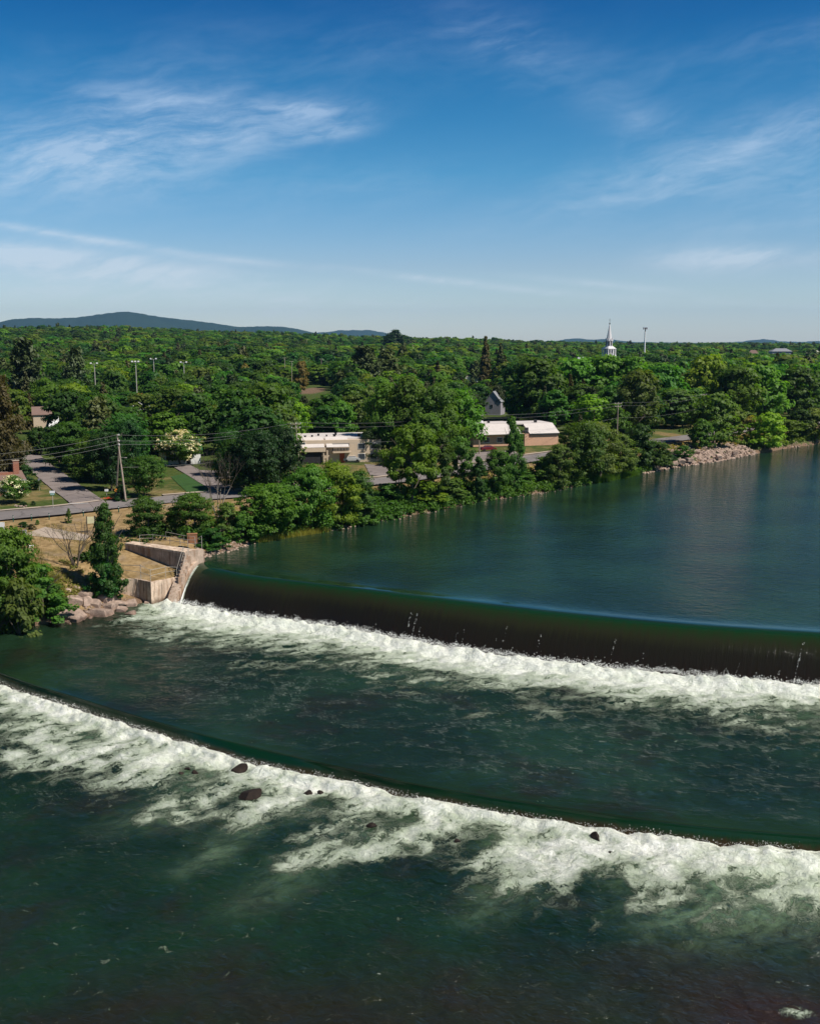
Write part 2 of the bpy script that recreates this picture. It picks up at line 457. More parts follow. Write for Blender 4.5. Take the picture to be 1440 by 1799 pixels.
# ------------------------------------------------------------------ terrain
low_px = [(-1500, 1300), (-700, 1190), (-250, 1132), (-60, 1118), (0, 1112), (85, 1097), (130, 1091), (170, 1083), (212, 1069), (243, 1063)]
up_px = [(352, 990), (362, 979), (400, 969), (440, 956), (500, 945), (560, 936), (640, 922), (700, 911), (760, 899), (830, 885), (870, 878), (940, 868), (1000, 857),
         (1060, 846), (1130, 832), (1180, 822), (1250, 812), (1320, 799), (1380, 789), (1440, 780), (1600, 757), (2000, 717), (2600, 680)]
LOW, UP = xy(low_px, ZL), xy(up_px, 0.0)
JOIN = [tuple(at(265, 1060, ZL)[:2]), tuple(at(315, 1058, ZL)[:2])]
LANDPOLY = LOW + JOIN + UP + [(9000, 16000), (16000, 16000), (-16000, 16000), (-16000, -200)]
LANDPOLY = LOW + JOIN + UP + [(3000, 6000), (16000, 14000), (16000, 17000), (-17000, 17000), (-17000, 60)]
A_ = at(219, 954, 2.2); B_ = at(324, 970, 2.2); C_ = at(358, 965, 2.2)
W0 = at(196, 1018.5, -1.2); W1 = at(243, 1018, -1.2); W2 = at(265, 1023, -1.2); W3 = at(322, 1006, -1.2)
def back(p, m): return (p[0] - 0.25 * m, p[1] + m)
WE = at(318, 1032, -2.8)
SUNK = [(W0[0], W0[1] + .2), (W1[0] + .5, W1[1] - .3), (W2[0] - .5, W2[1] - 2.6), (WE[0] + 1.0, WE[1] - 7.5), (WE[0] + 4, WE[1] - 5), (C_[0], C_[1]), back(C_, 1.2), back(B_, 1.2), back(A_, 1.2), (A_[0] - 1, A_[1])]
def H(X, Y):
    X = np.asarray(X, dtype=float); Y = np.asarray(Y, dtype=float)
    d1 = polydist(X, Y, LOW + JOIN[:1]); d2 = polydist(X, Y, UP)
    land = inside(X, Y, LANDPOLY)
    h1 = np.interp(d1, [0, 1.5, 5, 11, 17, 24, 34, 46], [-4.8, -3.6, -2.3, -0.2, 0.9, 1.3, 2.2, 3.1])
    h2 = np.interp(d2, [0, 1.5, 5, 12, 25, 40], [-0.4, 0.6, 1.7, 2.3, 2.8, 3.2])
    w1, w2 = 1 / (d1 ** 3 + 1), 1 / (d2 ** 3 + 1)
    h = (h1 * w1 + h2 * w2) / (w1 + w2)
    dist = np.hypot(X, Y)
    L = np.clip((0.22 - X / np.maximum(Y, 1)) / 0.5, 0, 1)
    rise = 3.0 * sstep(220, 600, dist) + 6 * sstep(900, 1900, dist) + L * 30 * sstep(420, 1900, dist)
    amp = sstep(230, 420, dist)
    h = h + rise + amp * 3.0 * (fbm(X / 130, Y / 130, 3, 5) - 0.5) + 0.25 * (fbm(X / 7, Y / 7, 3, 9) - 0.5) * np.minimum(1, np.minimum(d1, d2) / 10)
    h = np.where(land, h, -7.5)
    # below water the bed drops away smoothly close to the bank
    dm = np.minimum(d1, d2)
    bed = np.where(d1 < d2, -4.8, -0.4) - np.minimum(dm * 2.5, 9.0)
    h = np.where(land, h, bed)
    h = np.where(inside(X, Y, SUNK), -7.0, h)
    return h
def h1(x, y): return float(H(np.array([x]), np.array([y]))[0])
def gp(px, py):
    z = 3.0
    for _ in range(12):
        p = at(px, py, z)
        z = 0.5 * z + 0.5 * h1(p.x, p.y)
    p = at(px, py, z)
    return Vector((p.x, p.y, h1(p.x, p.y)))

def axis(lo, hi, step, far0, far1, g=1.09):
    mid = list(np.arange(lo, hi, step))
    s, v = step, hi
    up = []
    while v < far1: up.append(v); s = min(s * g, 900); v += s
    up.append(far1)
    s, v = step, lo
    dn = []
    while v > far0: s = min(s * g, 900); v -= s; dn.append(max(v, far0))
    return np.array(sorted(set([round(float(q), 4) for q in dn + mid + up])))
gx = axis(-95, 150, 1.1, -15500, 15500); gy = axis(125, 300, 1.1, -2500, 15500)
GX, GY = np.meshgrid(gx, gy)
GZ = H(GX, GY)
nx, ny = len(gx), len(gy)
V = np.stack([GX.ravel(), GY.ravel(), GZ.ravel()], 1)
ii = np.arange(nx * ny).reshape(ny, nx)
Fc = np.stack([ii[:-1, :-1].ravel(), ii[:-1, 1:].ravel(), ii[1:, 1:].ravel(), ii[1:, :-1].ravel()], 1)
me = mesh_np('ground', V, Fc, M_ground, smooth=True)
d1 = polydist(GX, GY, LOW + JOIN[:1]); d2 = polydist(GX, GY, UP)
main_px = [(-900, 1010), (-400, 955), (-200, 930), (0, 908), (100, 898.5), (200, 887), (300, 878), (420, 869), (550, 857), (680, 846), (800, 829), (880, 815),
           (1000, 796), (1100, 782), (1195, 771), (1300, 757), (1440, 741), (1700, 716), (2200, 685)]
MAIN = [tuple(gp(a, b)[:2]) for a, b in main_px]
side_px = [(168, 893), (152, 882), (118, 858), (84, 831), (60, 812), (44, 797), (34, 785), (22, 776), (-10, 768), (-60, 762)]
SIDE = [tuple(gp(a, b)[:2]) for a, b in side_px]
dmain = polydist(GX, GY, MAIN)
nearband = (dmain < 14) | (np.minimum(d1, d2) < 45)
dry = np.where(GX < 20, 0.95, 0.62) * np.clip(1.4 - np.minimum(d1, d2) / 60, 0.12, 1)
beyond_road = inside(GX, GY, MAIN + [(16000, 16000), (-16000, 16000)])
dry = np.where(beyond_road, 0.42 * np.clip(1.4 - dmain / 60, 0.2, 1), np.where(GX < 0, 0.95, 0.62))
bare = np.clip(1 - np.minimum(d1, d2) / 3.5, 0, 1) * 0.9
dry = np.where((d2 < 9) & (GX > -26), 0.1, dry)
g0 = gp(548, 686)
bare = np.maximum(bare, np.clip(1.3 - np.hypot((GX - g0.x) / 9, (GY - g0.y) / 40), 0, 1))
fattr(me, 'dry', dry); fattr(me, 'bare', bare)
tag(link('ground', me), 'gently rolling ground with dry lawns and woodland floor beside the river', kind='structure')

def resample(pts, step):
    P_ = [np.array(p[:2], dtype=float) for p in pts]
    # Catmull-Rom for smooth bends
    out = []
    for i in range(len(P_) - 1):
        p0 = P_[max(i - 1, 0)]; p1 = P_[i]; p2 = P_[i + 1]; p3 = P_[min(i + 2, len(P_) - 1)]
        n = max(2, int(np.linalg.norm(p2 - p1) / step))
        for k in range(n):
            t = k / n
            out.append(0.5 * ((2 * p1) + (-p0 + p2) * t + (2 * p0 - 5 * p1 + 4 * p2 - p3) * t * t + (-p0 + 3 * p1 - 3 * p2 + p3) * t ** 3))
    out.append(P_[-1])
    return np.array(out)
def ribbon(name, pts, o0, o1, dz, mat, step=1.2, nw=6, thick=0.0, rs=None):
    """a strip draped on the ground between the offsets o0 and o1 of a line"""
    C = resample(pts, step) if rs is None else rs
    T = np.gradient(C, axis=0); T /= np.linalg.norm(T, axis=1)[:, None] + 1e-9
    N = np.stack([-T[:, 1], T[:, 0]], 1)
    offs = np.linspace(o0, o1, nw)
    X = C[:, 0][:, None] + N[:, 0][:, None] * offs; Y = C[:, 1][:, None] + N[:, 1][:, None] * offs
    # height: smoothed across the road so that it lies flat
    zc = np.max([H(C[:, 0] + N[:, 0] * q, C[:, 1] + N[:, 1] * q) for q in (o0, (o0 + o1) / 2, o1)], axis=0)
    k = np.ones(9) / 9
    zc = np.convolve(np.pad(zc, 4, 'edge'), k, 'valid')
    Z = np.maximum(H(X, Y), zc[:, None] - 0.0) + dz
    n, m_ = X.shape
    V = np.stack([X.ravel(), Y.ravel(), Z.ravel()], 1)
    q = np.arange(n * m_).reshape(n, m_)
    Fc = np.stack([q[:-1, :-1].ravel(), q[:-1, 1:].ravel(), q[1:, 1:].ravel(), q[1:, :-1].ravel()], 1)
    if o1 > o0: Fc = Fc[:, ::-1]
    if thick:
        # closing sides so that the strip is a real step
        Vb = V.copy(); Vb[:, 2] -= thick; b = len(V)
        V = np.vstack([V, Vb])
        s = [np.stack([q[:-1, 0], q[1:, 0], q[1:, 0] + b, q[:-1, 0] + b], 1), np.stack([q[1:, -1], q[:-1, -1], q[:-1, -1] + b, q[1:, -1] + b], 1)]
        Fc = np.vstack([Fc] + s)
    return link(name, mesh_np(name, V, Fc, mat, smooth=False))
tag(ribbon('main_road', MAIN, -4.4, 4.4, 0.10, M_asphalt), 'grey two lane road along the river bank', kind='structure')
tag(ribbon('side_road', SIDE, -3.1, 3.1, 0.135, M_asphalt2), 'side street curving up into the trees on the left', kind='structure')
tag(ribbon('road_edge_line', MAIN, -3.75, -3.5, 0.125, M_paint, nw=2), 'white edge line on the river side of the road', kind='structure')
i0 = 3
tag(ribbon('pavement', MAIN[1:6], 4.6, 6.0, 0.20, M_walk, nw=3, thick=0.2), 'pale pavement along the far side of the road', kind='structure')
tag(ribbon('pavement', MAIN[6:13], 4.6, 6.0, 0.20, M_walk, nw=3, thick=0.2), 'pale pavement beyond the side street', kind='structure')
def patch(name, quad, mat, label, dz=0.12, n=10):
    """a surface draped on the ground between four ground points (pixel corners given clockwise)"""
    q = [gp(*c) for c in quad]
    V = []
    for j in range(n + 1):
        for i in range(n + 1):
            u, v = i / n, j / n
            a = q[0].lerp(q[1], u); b = q[3].lerp(q[2], u); p = a.lerp(b, v)
            V.append((p.x, p.y, 0))
    V = np.array(V)
    V[:, 2] = H(V[:, 0], V[:, 1]) + dz
    s = n + 1
    Fc = [(j * s + i, (j + 1) * s + i, (j + 1) * s + i + 1, j * s + i + 1) for j in range(n) for i in range(n)]
    return tag(link(name, mesh_np(name, V, Fc, mat)), label, kind='structure')
patch('driveway', [(296, 815), (332, 817), (410, 857), (372, 862)], M_asphalt2, 'tarmac driveway leading down to the road beside a green lawn', 0.16)
patch('driveway', [(340, 826), (402, 828), (416, 840), (370, 842)], M_asphalt2, 'grey parking area behind the bare tree', 0.13)
patch('driveway', [(640, 816), (690, 820), (715, 840), (650, 836)], M_asphalt2, 'grey parking area in front of the cream apartment building', 0.13)
patch('driveway', [(780, 800), (900, 792), (940, 812), (820, 824)], M_asphalt2, 'grey yard where the dark red car is parked', 0.13)
patch('path', [(40, 940), (80, 926), (158, 941), (150, 951)], M_walk, 'worn pale path across the dry lawn', 0.06)
m_lawn = plain('watered_lawn', (0.035, 0.085, 0.018), 0.95, 0.4, 0.8)
patch('lawn', [(300, 838), (325, 832), (385, 862), (335, 872)], m_lawn, 'watered green lawn beside the driveway', 0.09)
b0, b1 = gp(120, 887.5), gp(155, 886)
dv = (b1 - b0).normalized(); nv = Vector((-dv.y, dv.x, 0))
stop = MB(); z0 = max(b0.z, b1.z) + 0.24
stop.box(((b0.x + b1.x) / 2, (b0.y + b1.y) / 2, z0), ((b1 - b0).length, 0.45, 0.004), math.atan2(dv.y, dv.x))
tag(stop.build('stop_line', M_paint), 'white stop line where the side street meets the road', kind='structure')

# ------------------------------------------------------------------ mountains
def m_hill():
    m, t, out = new_mat('forested_mountain')
    p = pos(t)
    n = t.noise(p, 0.004, 8, 0.6)
    pbsdf(t, out, t.mix(n, (0.012, 0.030, 0.020), (0.035, 0.062, 0.036)), 1.0, None, 0.0)
    return m
M_hill = m_hill()
def ridge(name, prof, dist, depth, label, seed):
    xs = np.linspace(prof[0][0], prof[-1][0], 240)
    py = np.interp(xs, [p[0] for p in prof], [p[1] for p in prof])
    k = np.hanning(13); k /= k.sum()
    py = np.convolve(np.pad(py, 6, 'edge'), k, 'valid')
    top = np.maximum((599.5 - py) / F * dist + CAM_H + (fbm(xs / 9, xs * 0, 4, seed) - 0.5) * dist * 0.0011, 5)
    fall = np.clip(np.minimum(xs - xs[0], xs[-1] - xs) / 25, 0, 1)
    top = 4 + (top - 4) * fall
    vs = np.linspace(-1, 1, 41)
    X = (xs[None, :] - 720) / F * dist * (1 + vs[:, None] * depth / dist) + vs[:, None] * 0
    Y = dist + vs[:, None] * depth + 0 * xs[None, :]
    prof_v = np.exp(-(vs * 2.0) ** 2)[:, None]
    rid = fbm(X / 700, Y / 700, 5, seed + 3) - 0.5
    Z = 4 + (top[None, :] - 4) * prof_v * (1 + rid * 0.5 * (1 - prof_v)) - 6 * np.abs(vs[:, None]) ** 4 * 3
    n, m_ = X.shape
    q = np.arange(n * m_).reshape(n, m_)
    Fc = np.stack([q[:-1, :-1].ravel(), q[:-1, 1:].ravel(), q[1:, 1:].ravel(), q[1:, :-1].ravel()], 1)
    o = link(name, mesh_np(name, np.stack([X.ravel(), Y.ravel(), Z.ravel()], 1), Fc, M_hill, True))
    return tag(o, label, kind='structure')
ridge('mountain', [(-500, 595), (-260, 580), (-100, 568), (-10, 571), (30, 562), (60, 559.5), (100, 559.5), (140, 559.5), (190, 552.5), (216, 549), (236, 548), (252, 551), (290, 558), (340, 563),
                   (380, 568), (430, 576), (450, 573), (500, 574), (525, 578), (545, 582), (580, 592), (640, 600)], 11000, 2300, 'long blue forested mountain on the horizon at left', 3)
ridge('mountain', [(420, 592), (470, 580), (560, 585), (600, 580), (650, 580), (672, 583), (700, 592), (760, 600)], 13800, 1300, 'low blue hills between the mountain and the round lone tree', 8)
ridge('mountain', [(940, 602), (985, 597), (1010, 593), (1035, 597), (1060, 594), (1100, 600), (1220, 602), (1290, 600), (1330, 595), (1370, 600), (1400, 600), (1440, 598), (1520, 602), (1700, 606)], 14100, 1000, 'faint low hills on the horizon at right', 12)

# ------------------------------------------------------------------ river
def curve(pts_world, n):
    """resample a polyline to n points, smooth"""
    C = resample(pts_world, 0.5)
    s = np.concatenate([[0], np.cumsum(np.linalg.norm(np.diff(C, axis=0), axis=1))])
    t = np.linspace(0, s[-1], n)
    return np.stack([np.interp(t, s, C[:, 0]), np.interp(t, s, C[:, 1])], 1)
c1_px = [(352, 992), (420, 1009), (500, 1020), (600, 1032), (720, 1046), (860, 1063), (1000, 1079), (1200, 1098), (1440, 1114), (1700, 1130), (2100, 1150)]
t1_px = [(312, 1063), (390, 1077), (470, 1090), (560, 1100), (680, 1121), (830, 1147), (980, 1167), (1180, 1188), (1410, 1206), (1670, 1222), (2070, 1243)]
c2_px = [(-420, 990), (-200, 1098), (0, 1182), (150, 1231), (300, 1276), (450, 1314), (600, 1349), (720, 1376), (900, 1406), (1080, 1433), (1250, 1453), (1440, 1469), (1700, 1489), (2300, 1530)]
t2_px = [(-420, 1016), (-200, 1122), (0, 1204), (150, 1252), (300, 1299), (450, 1344), (600, 1374), (720, 1402), (900, 1434), (1080, 1461), (1250, 1483), (1440, 1499), (1700, 1521), (2300, 1560)]
C1w, T1w, C2w, T2w = xy(c1_px, 0.0), xy(t1_px, ZL), xy(c2_px, ZL), xy(t2_px, ZB)

def m_water(kind):
    m, t, out = new_mat('water_' + kind)
    p = pos(t)
    foam_d = t.attr('foam'); aer = t.attr('aer'); calm = t.attr('calm'); face = t.attr('face'); shoal = t.attr('shoal')
    deep = {'upper': (0.010, 0.029, 0.015), 'middle': (0.010, 0.026, 0.012), 'lower': (0.006, 0.019, 0.007)}[kind]
    big = t.noise(p, 0.06, 4, 0.6)
    deepc = t.mix(t.rng(big, 0.35, 0.65), tuple(x * 0.75 for x in deep), tuple(x * 1.35 for x in deep))
    pch = t.noise(p, 0.13, 4, 0.65)
    deepc = t.mix(t.math('MULTIPLY', t.rng(pch, 0.50, 0.68), 0.55 if kind != 'upper' else 0.0), deepc, (0.016, 0.012, 0.008))
    deepc = t.mix(shoal, deepc, (0.022, 0.013, 0.008))
    an = t.noise(t.mapping(p, rot=(0, 0, R(30)), scale=(1.8, 1.0, 1), typ='TEXTURE'), 0.7, 7, 0.7, 0.6)
    aerm = t.math('MULTIPLY', aer, t.rng(an, 0.36, 0.66, 0.25, 1.15), clamp=True)
    milky = t.mix(aerm, deepc, (0.15, 0.225, 0.125))
    # weir face seen through a thin sheet of water: green at the lip, brown and black further down
    sx = t.node('ShaderNodeSeparateXYZ'); t.l.new(p, sx.inputs[0])
    st = t.noise(t.mapping(p, rot=(0, 0, R(-23)), scale=(0.55, 9.0, 5.0), typ='TEXTURE'), 1.0, 6, 0.7)
    fpos = t.math('ADD', face, t.math('MULTIPLY', t.math('SUBTRACT', st, 0.5), 0.42))
    if kind == 'upper':
        fcol = t.ramp(fpos, [(0.0, deep), (0.12, (0.004, 0.030, 0.009)), (0.28, (0.012, 0.025, 0.007)), (0.46, (0.018, 0.019, 0.008)), (0.62, (0.013, 0.012, 0.007)), (0.82, (0.014, 0.011, 0.007)), (1.0, (0.022, 0.013, 0.009))])
    else:
        sp = t.noise(p, 0.25, 3, 0.6)
        fp2 = t.math('ADD', fpos, t.math('MULTIPLY', t.math('SUBTRACT', sp, 0.5), 0.5))
        fcol = t.ramp(fp2, [(0.0, deep), (0.22, (0.003, 0.032, 0.012)), (0.55, (0.005, 0.032, 0.010)), (0.75, (0.030, 0.022, 0.007)), (1.0, (0.05, 0.024, 0.010))])
    wcol = t.mix(t.rng(face, 0.01, 0.12), milky, fcol)
    # foam: warped filaments, broken up by the density of the aerated zone
    wv = t.vmath('SUBTRACT', t.noise(p, 0.45, 3, 0.55, out=1), (0.5, 0.5, 0.5))
    pw = t.vmath('ADD', p, t.vmath('SCALE', wv, scale=3.2))
    wv2 = t.vmath('SUBTRACT', t.noise(pw, 1.7, 3, 0.6, out=1), (0.5, 0.5, 0.5))
    pw2 = t.vmath('ADD', pw, t.vmath('SCALE', wv2, scale=0.9))
    pw2 = t.mapping(pw2, rot=(0, 0, R({'upper': -23, 'middle': 20, 'lower': 42}[kind])), scale=(2.7, 0.85, 1.0), typ='TEXTURE')
    na = t.noise(pw2, 0.65, 9, 0.66)
    nb = t.noise(pw2, 1.3, 8, 0.68)
    rid = t.math('SUBTRACT', 1.0, t.math('ABSOLUTE', t.math('MULTIPLY', t.math('SUBTRACT', nb, 0.5), 5.0)), clamp=True)
    nc = t.noise(pw2, 3.1, 7, 0.7)
    rid2 = t.math('SUBTRACT', 1.0, t.math('ABSOLUTE', t.math('MULTIPLY', t.math('SUBTRACT', nc, 0.5), 6.0)), clamp=True)
    pat = t.math('ADD', t.math('ADD', t.math('MULTIPLY', t.rng(na, 0.32, 0.68, 0, 1, False), 0.58), t.math('MULTIPLY', rid, 0.26)), t.math('MULTIPLY', rid2, 0.18))
    thr = t.math('SUBTRACT', 1.02, t.math('MULTIPLY', foam_d, 0.92))
    fo = t.rng(t.math('SUBTRACT', pat, thr), -0.08, 0.20)
    # stray foam flecks far from the weirs, also painting streak highlights on the water
    fl = t.noise(t.mapping(pw, rot=(0, 0, R(8)), scale=(1.3, 0.6, 1), typ='TEXTURE'), 0.9, 7, 0.72)
    fleck = t.math('MULTIPLY', t.rng(fl, {'upper': 2.0, 'middle': 0.66, 'lower': 0.62}[kind], 0.72 if kind != 'upper' else 2.1), t.attr('fleck'))
    fo = t.math('MAXIMUM', fo, fleck)
    fine = t.noise(pw2, 4.5, 6, 0.7)
    tint_ = t.mix(t.rng(t.math('SUBTRACT', pat, thr), 0.04, 0.98), (0.21, 0.27, 0.17), (0.92, 0.91, 0.86))
    tint_ = t.mix(t.math('MULTIPLY', t.rng(fine, 0.40, 0.62, 1.0, 0.0), 0.50), tint_, (0.44, 0.47, 0.38))  # hollows of the foam greyed, shadow put into the colour
    tint_ = t.mix(t.math('MULTIPLY', aer, 0.35, clamp=True), tint_, (0.62, 0.70, 0.50))
    colr = t.mix(fo, wcol, tint_)
    # waves
    rip = {'upper': (1.9, 0.11), 'middle': (1.25, 0.26), 'lower': (1.25, 0.26)}[kind]
    q = t.mapping(p, rot=(0, 0, R(-14)), scale=(1.15, 0.85, 1), typ='TEXTURE')
    r1 = t.noise(q, rip[0], 6, 0.62, 0.5); r2 = t.noise(q, rip[0] * 0.32, 3, 0.5, 0.3)
    hgt = t.math('ADD', t.math('MULTIPLY', r1, rip[1]), t.math('MULTIPLY', r2, rip[1] * 1.8))
    hgt = t.math('MULTIPLY', hgt, t.math('SUBTRACT', 1.0, calm, clamp=True))
    fb = t.math('MULTIPLY', t.math('ADD', t.math('MULTIPLY', nb, 0.26), t.math('MULTIPLY', fine, 0.08)), fo)
    hgt = t.math('ADD', hgt, fb)
    hgt = t.math('ADD', hgt, t.math('MULTIPLY', t.math('MULTIPLY', st, 0.10), t.rng(face, 0.25, 0.6)))
    nrm = t.bump(hgt, 1.0, 1.0)
    b = pbsdf(t, out, colr, t.math('ADD', 0.055 if kind == 'upper' else 0.08, t.math('MULTIPLY', fo, 0.6)), nrm, 0.5)
    b.inputs['IOR'].default_value = 1.333
    t.put(b.inputs['Specular IOR Level'], t.math('SUBTRACT', 0.5, t.math('MULTIPLY', fo, 0.4)))
    return m

def water_mesh(name, X, Y, Z, mat, **at_):
    n, m_ = X.shape
    q = np.arange(n * m_).reshape(n, m_)
    Fc = np.stack([q[:-1, :-1].ravel(), q[1:, :-1].ravel(), q[1:, 1:].ravel(), q[:-1, 1:].ravel()], 1)
    me = mesh_np(name, np.stack([X.ravel(), Y.ravel(), Z.ravel()], 1), Fc, mat, True)
    for k in ('foam', 'aer', 'calm', 'face', 'shoal', 'fleck'):
        fattr(me, k, at_.get(k, np.zeros(X.shape)))
    return link(name, me)
def stroke(X, Y, pts, z, width, amt):
    """soft band of foam along a line given in ground points; width in metres, tapering"""
    out = np.zeros(X.shape)
    P_ = xy(pts, z)
    n = len(P_) - 1
    for i in range(n):
        (ax, ay), (bx, by) = P_[i], P_[i + 1]
        dx, dy = bx - ax, by - ay
        t = np.clip(((X - ax) * dx + (Y - ay) * dy) / (dx * dx + dy * dy), 0, 1)
        d = np.hypot(X - ax - t * dx, Y - ay - t * dy)
        tt = (i + t) / n
        out = np.maximum(out, amt * (1 - 0.55 * tt) * np.exp(-(d / (width * (1 - 0.35 * tt))) ** 2))
    return out

# --- upper pool, crest and face of the first weir
NU = 420
c1 = curve(C1w, NU); t1 = curve(T1w, NU)
far_px = [(352, 982), (375, 972), (440, 951), (560, 931), (700, 905), (870, 872), (1060, 840), (1320, 793), (1600, 750), (2300, 700)]
fr = curve(xy(far_px, 0.0), NU)
fr[0] = c1[0] + np.array([0.5, 1.5])
rows = []
vs = (1 - np.linspace(0, 1, 150)) ** 2.4       # 1 = far bank, 0 = crest
for v in vs:
    P_ = fr * v + c1 * (1 - v); dcr = np.hypot(P_[:, 0] - c1[:, 0], P_[:, 1] - c1[:, 1])
    rows.append((P_, 0.20 * np.exp(-(dcr / 2.3) ** 2), v))  # slight swell before the crest, shaped to mirror the low bright sky
XS, YS, ZS, FA, CA = [], [], [], [], []
for P_, z, v in rows:
    XS.append(P_[:, 0]); YS.append(P_[:, 1]); ZS.append(z)
    dcr = np.hypot(P_[:, 0] - c1[:, 0], P_[:, 1] - c1[:, 1])
    FA.append(np.zeros(NU)); CA.append(np.exp(-(dcr / 4.2) ** 2))
for k in range(1, 45):
    h = k / 44
    P_ = c1 * (1 - h) + t1 * h
    XS.append(P_[:, 0]); YS.append(P_[:, 1])
    ZS.append(np.full(NU, 0.20 - (abs(ZL) + 1.1) * (0.08 * h + 0.92 * h ** 2.1)))
    FA.append(np.full(NU, h)); CA.append(np.ones(NU))
X, Y, Z, FA, CA = map(np.array, (XS, YS, ZS, FA, CA))
foam = np.zeros(X.shape)
uu = np.arange(NU)[None, :] * np.ones((X.shape[0], 1))
foam = np.where((FA > 0.12) & (uu < 1.3), 1.0, foam)
water_up = water_mesh('river', X, Y, Z, m_water('upper'), foam=foam, calm=np.clip(CA, 0, 1), face=FA)
tag(water_up, 'smooth green pool above the dam sliding over its curved crest', kind='structure')

# --- middle pool
NM = 640
t1e = curve([(-125, 158), (-75, 151), (-45, 145.8)] + T1w, NM)
c2 = curve(C2w, NM)
t2 = curve(T2w, NM)
# make the rows run along the flow: match by distance along the weir
XS, YS, ZS, FA = [], [], [], []
vm = np.linspace(0, 1, 150) ** 1.15
for v in vm:
    P_ = t1e * (1 - v) + c2 * v
    XS.append(P_[:, 0]); YS.append(P_[:, 1]); ZS.append(np.full(NM, ZL)); FA.append(np.zeros(NM))
for k in range(1, 19):
    h = k / 18
    P_ = c2 * (1 - h) + t2 * h
    XS.append(P_[:, 0]); YS.append(P_[:, 1]); ZS.append(np.full(NM, ZL + (ZB - 0.5 - ZL) * (0.15 * h + 0.85 * h ** 1.7))); FA.append(np.full(NM, h))
X, Y, Z, FA = map(np.array, (XS, YS, ZS, FA))
dT = polydist(X, Y, [tuple(p) for p in curve(T1w, 60)])
bend = fbm(X / 9, Y / 5, 3, 21)
ext = 17.0 + 10.0 * (bend - 0.5) * 2
xs_l = sstep(-44, -34, X)                                        # the white water starts at the abutment
foam = (0.85 * np.exp(-(dT / 5.0) ** 2) + 0.64 * np.clip(1.3 - dT / (ext * 1.1), 0, 1)) * xs_l
foam = np.maximum(foam, stroke(X, Y, [(330, 1068), (250, 1082), (185, 1098)], ZL, 3.2, 0.95))
foam = np.maximum(foam, 0.45 * np.exp(-((dT - 14) / 6) ** 2) * sstep(0.5, 0.75, fbm(X / 12, Y / 8, 3, 33)) * sstep(-30, -10, X))
foam = np.where(dT > 3.5, foam * (0.56 + 0.85 * fbm(X / 2.4, Y / 1.8, 4, 37)), foam)
aer = np.clip(0.85 - dT / 14 + (fbm(X / 5, Y / 4, 3, 41) - 0.5) * 1.0, 0, 1) * xs_l * 0.9
near = FA <= 0
rol = np.exp(-((dT - 1.5) / 1.1) ** 2) * xs_l
rough = fbm(X / 0.9, Y / 0.9, 4, 51, 0.6) - 0.5
rid = 1 - np.abs(fbm(X / 2.2, Y / 1.7, 4, 61, 0.6) * 2 - 1) * 2.2
Z = Z + near * (rol * (0.75 + 1.0 * rough) + np.clip(foam, 0, 1) * (rid - 0.55) * 0.30 + (fbm(X / 3.2, Y / 2.4, 4, 71) - 0.5) * 0.34 * np.clip(1 - FA * 4, 0, 1) * sstep(0, 5, polydist(X, Y, C2w[1:])))
fleck = sstep(8, 14, dT) * (1 - sstep(-0.2, 0.2, FA - 0.2)) * sstep(-45, -10, X)
dC2 = polydist(X, Y, C2w)
calm = np.clip(np.exp(-(dC2 / 2.0) ** 2) * 0.9 + (FA > 0) * 0.9, 0, 1)
water_mid = water_mesh('river', X, Y, Z, m_water('middle'), foam=foam, aer=aer, calm=calm, face=FA, fleck=fleck, shoal=np.zeros(X.shape))
tag(water_mid, 'white water below the dam and the dark pool down to the low weir', kind='structure')

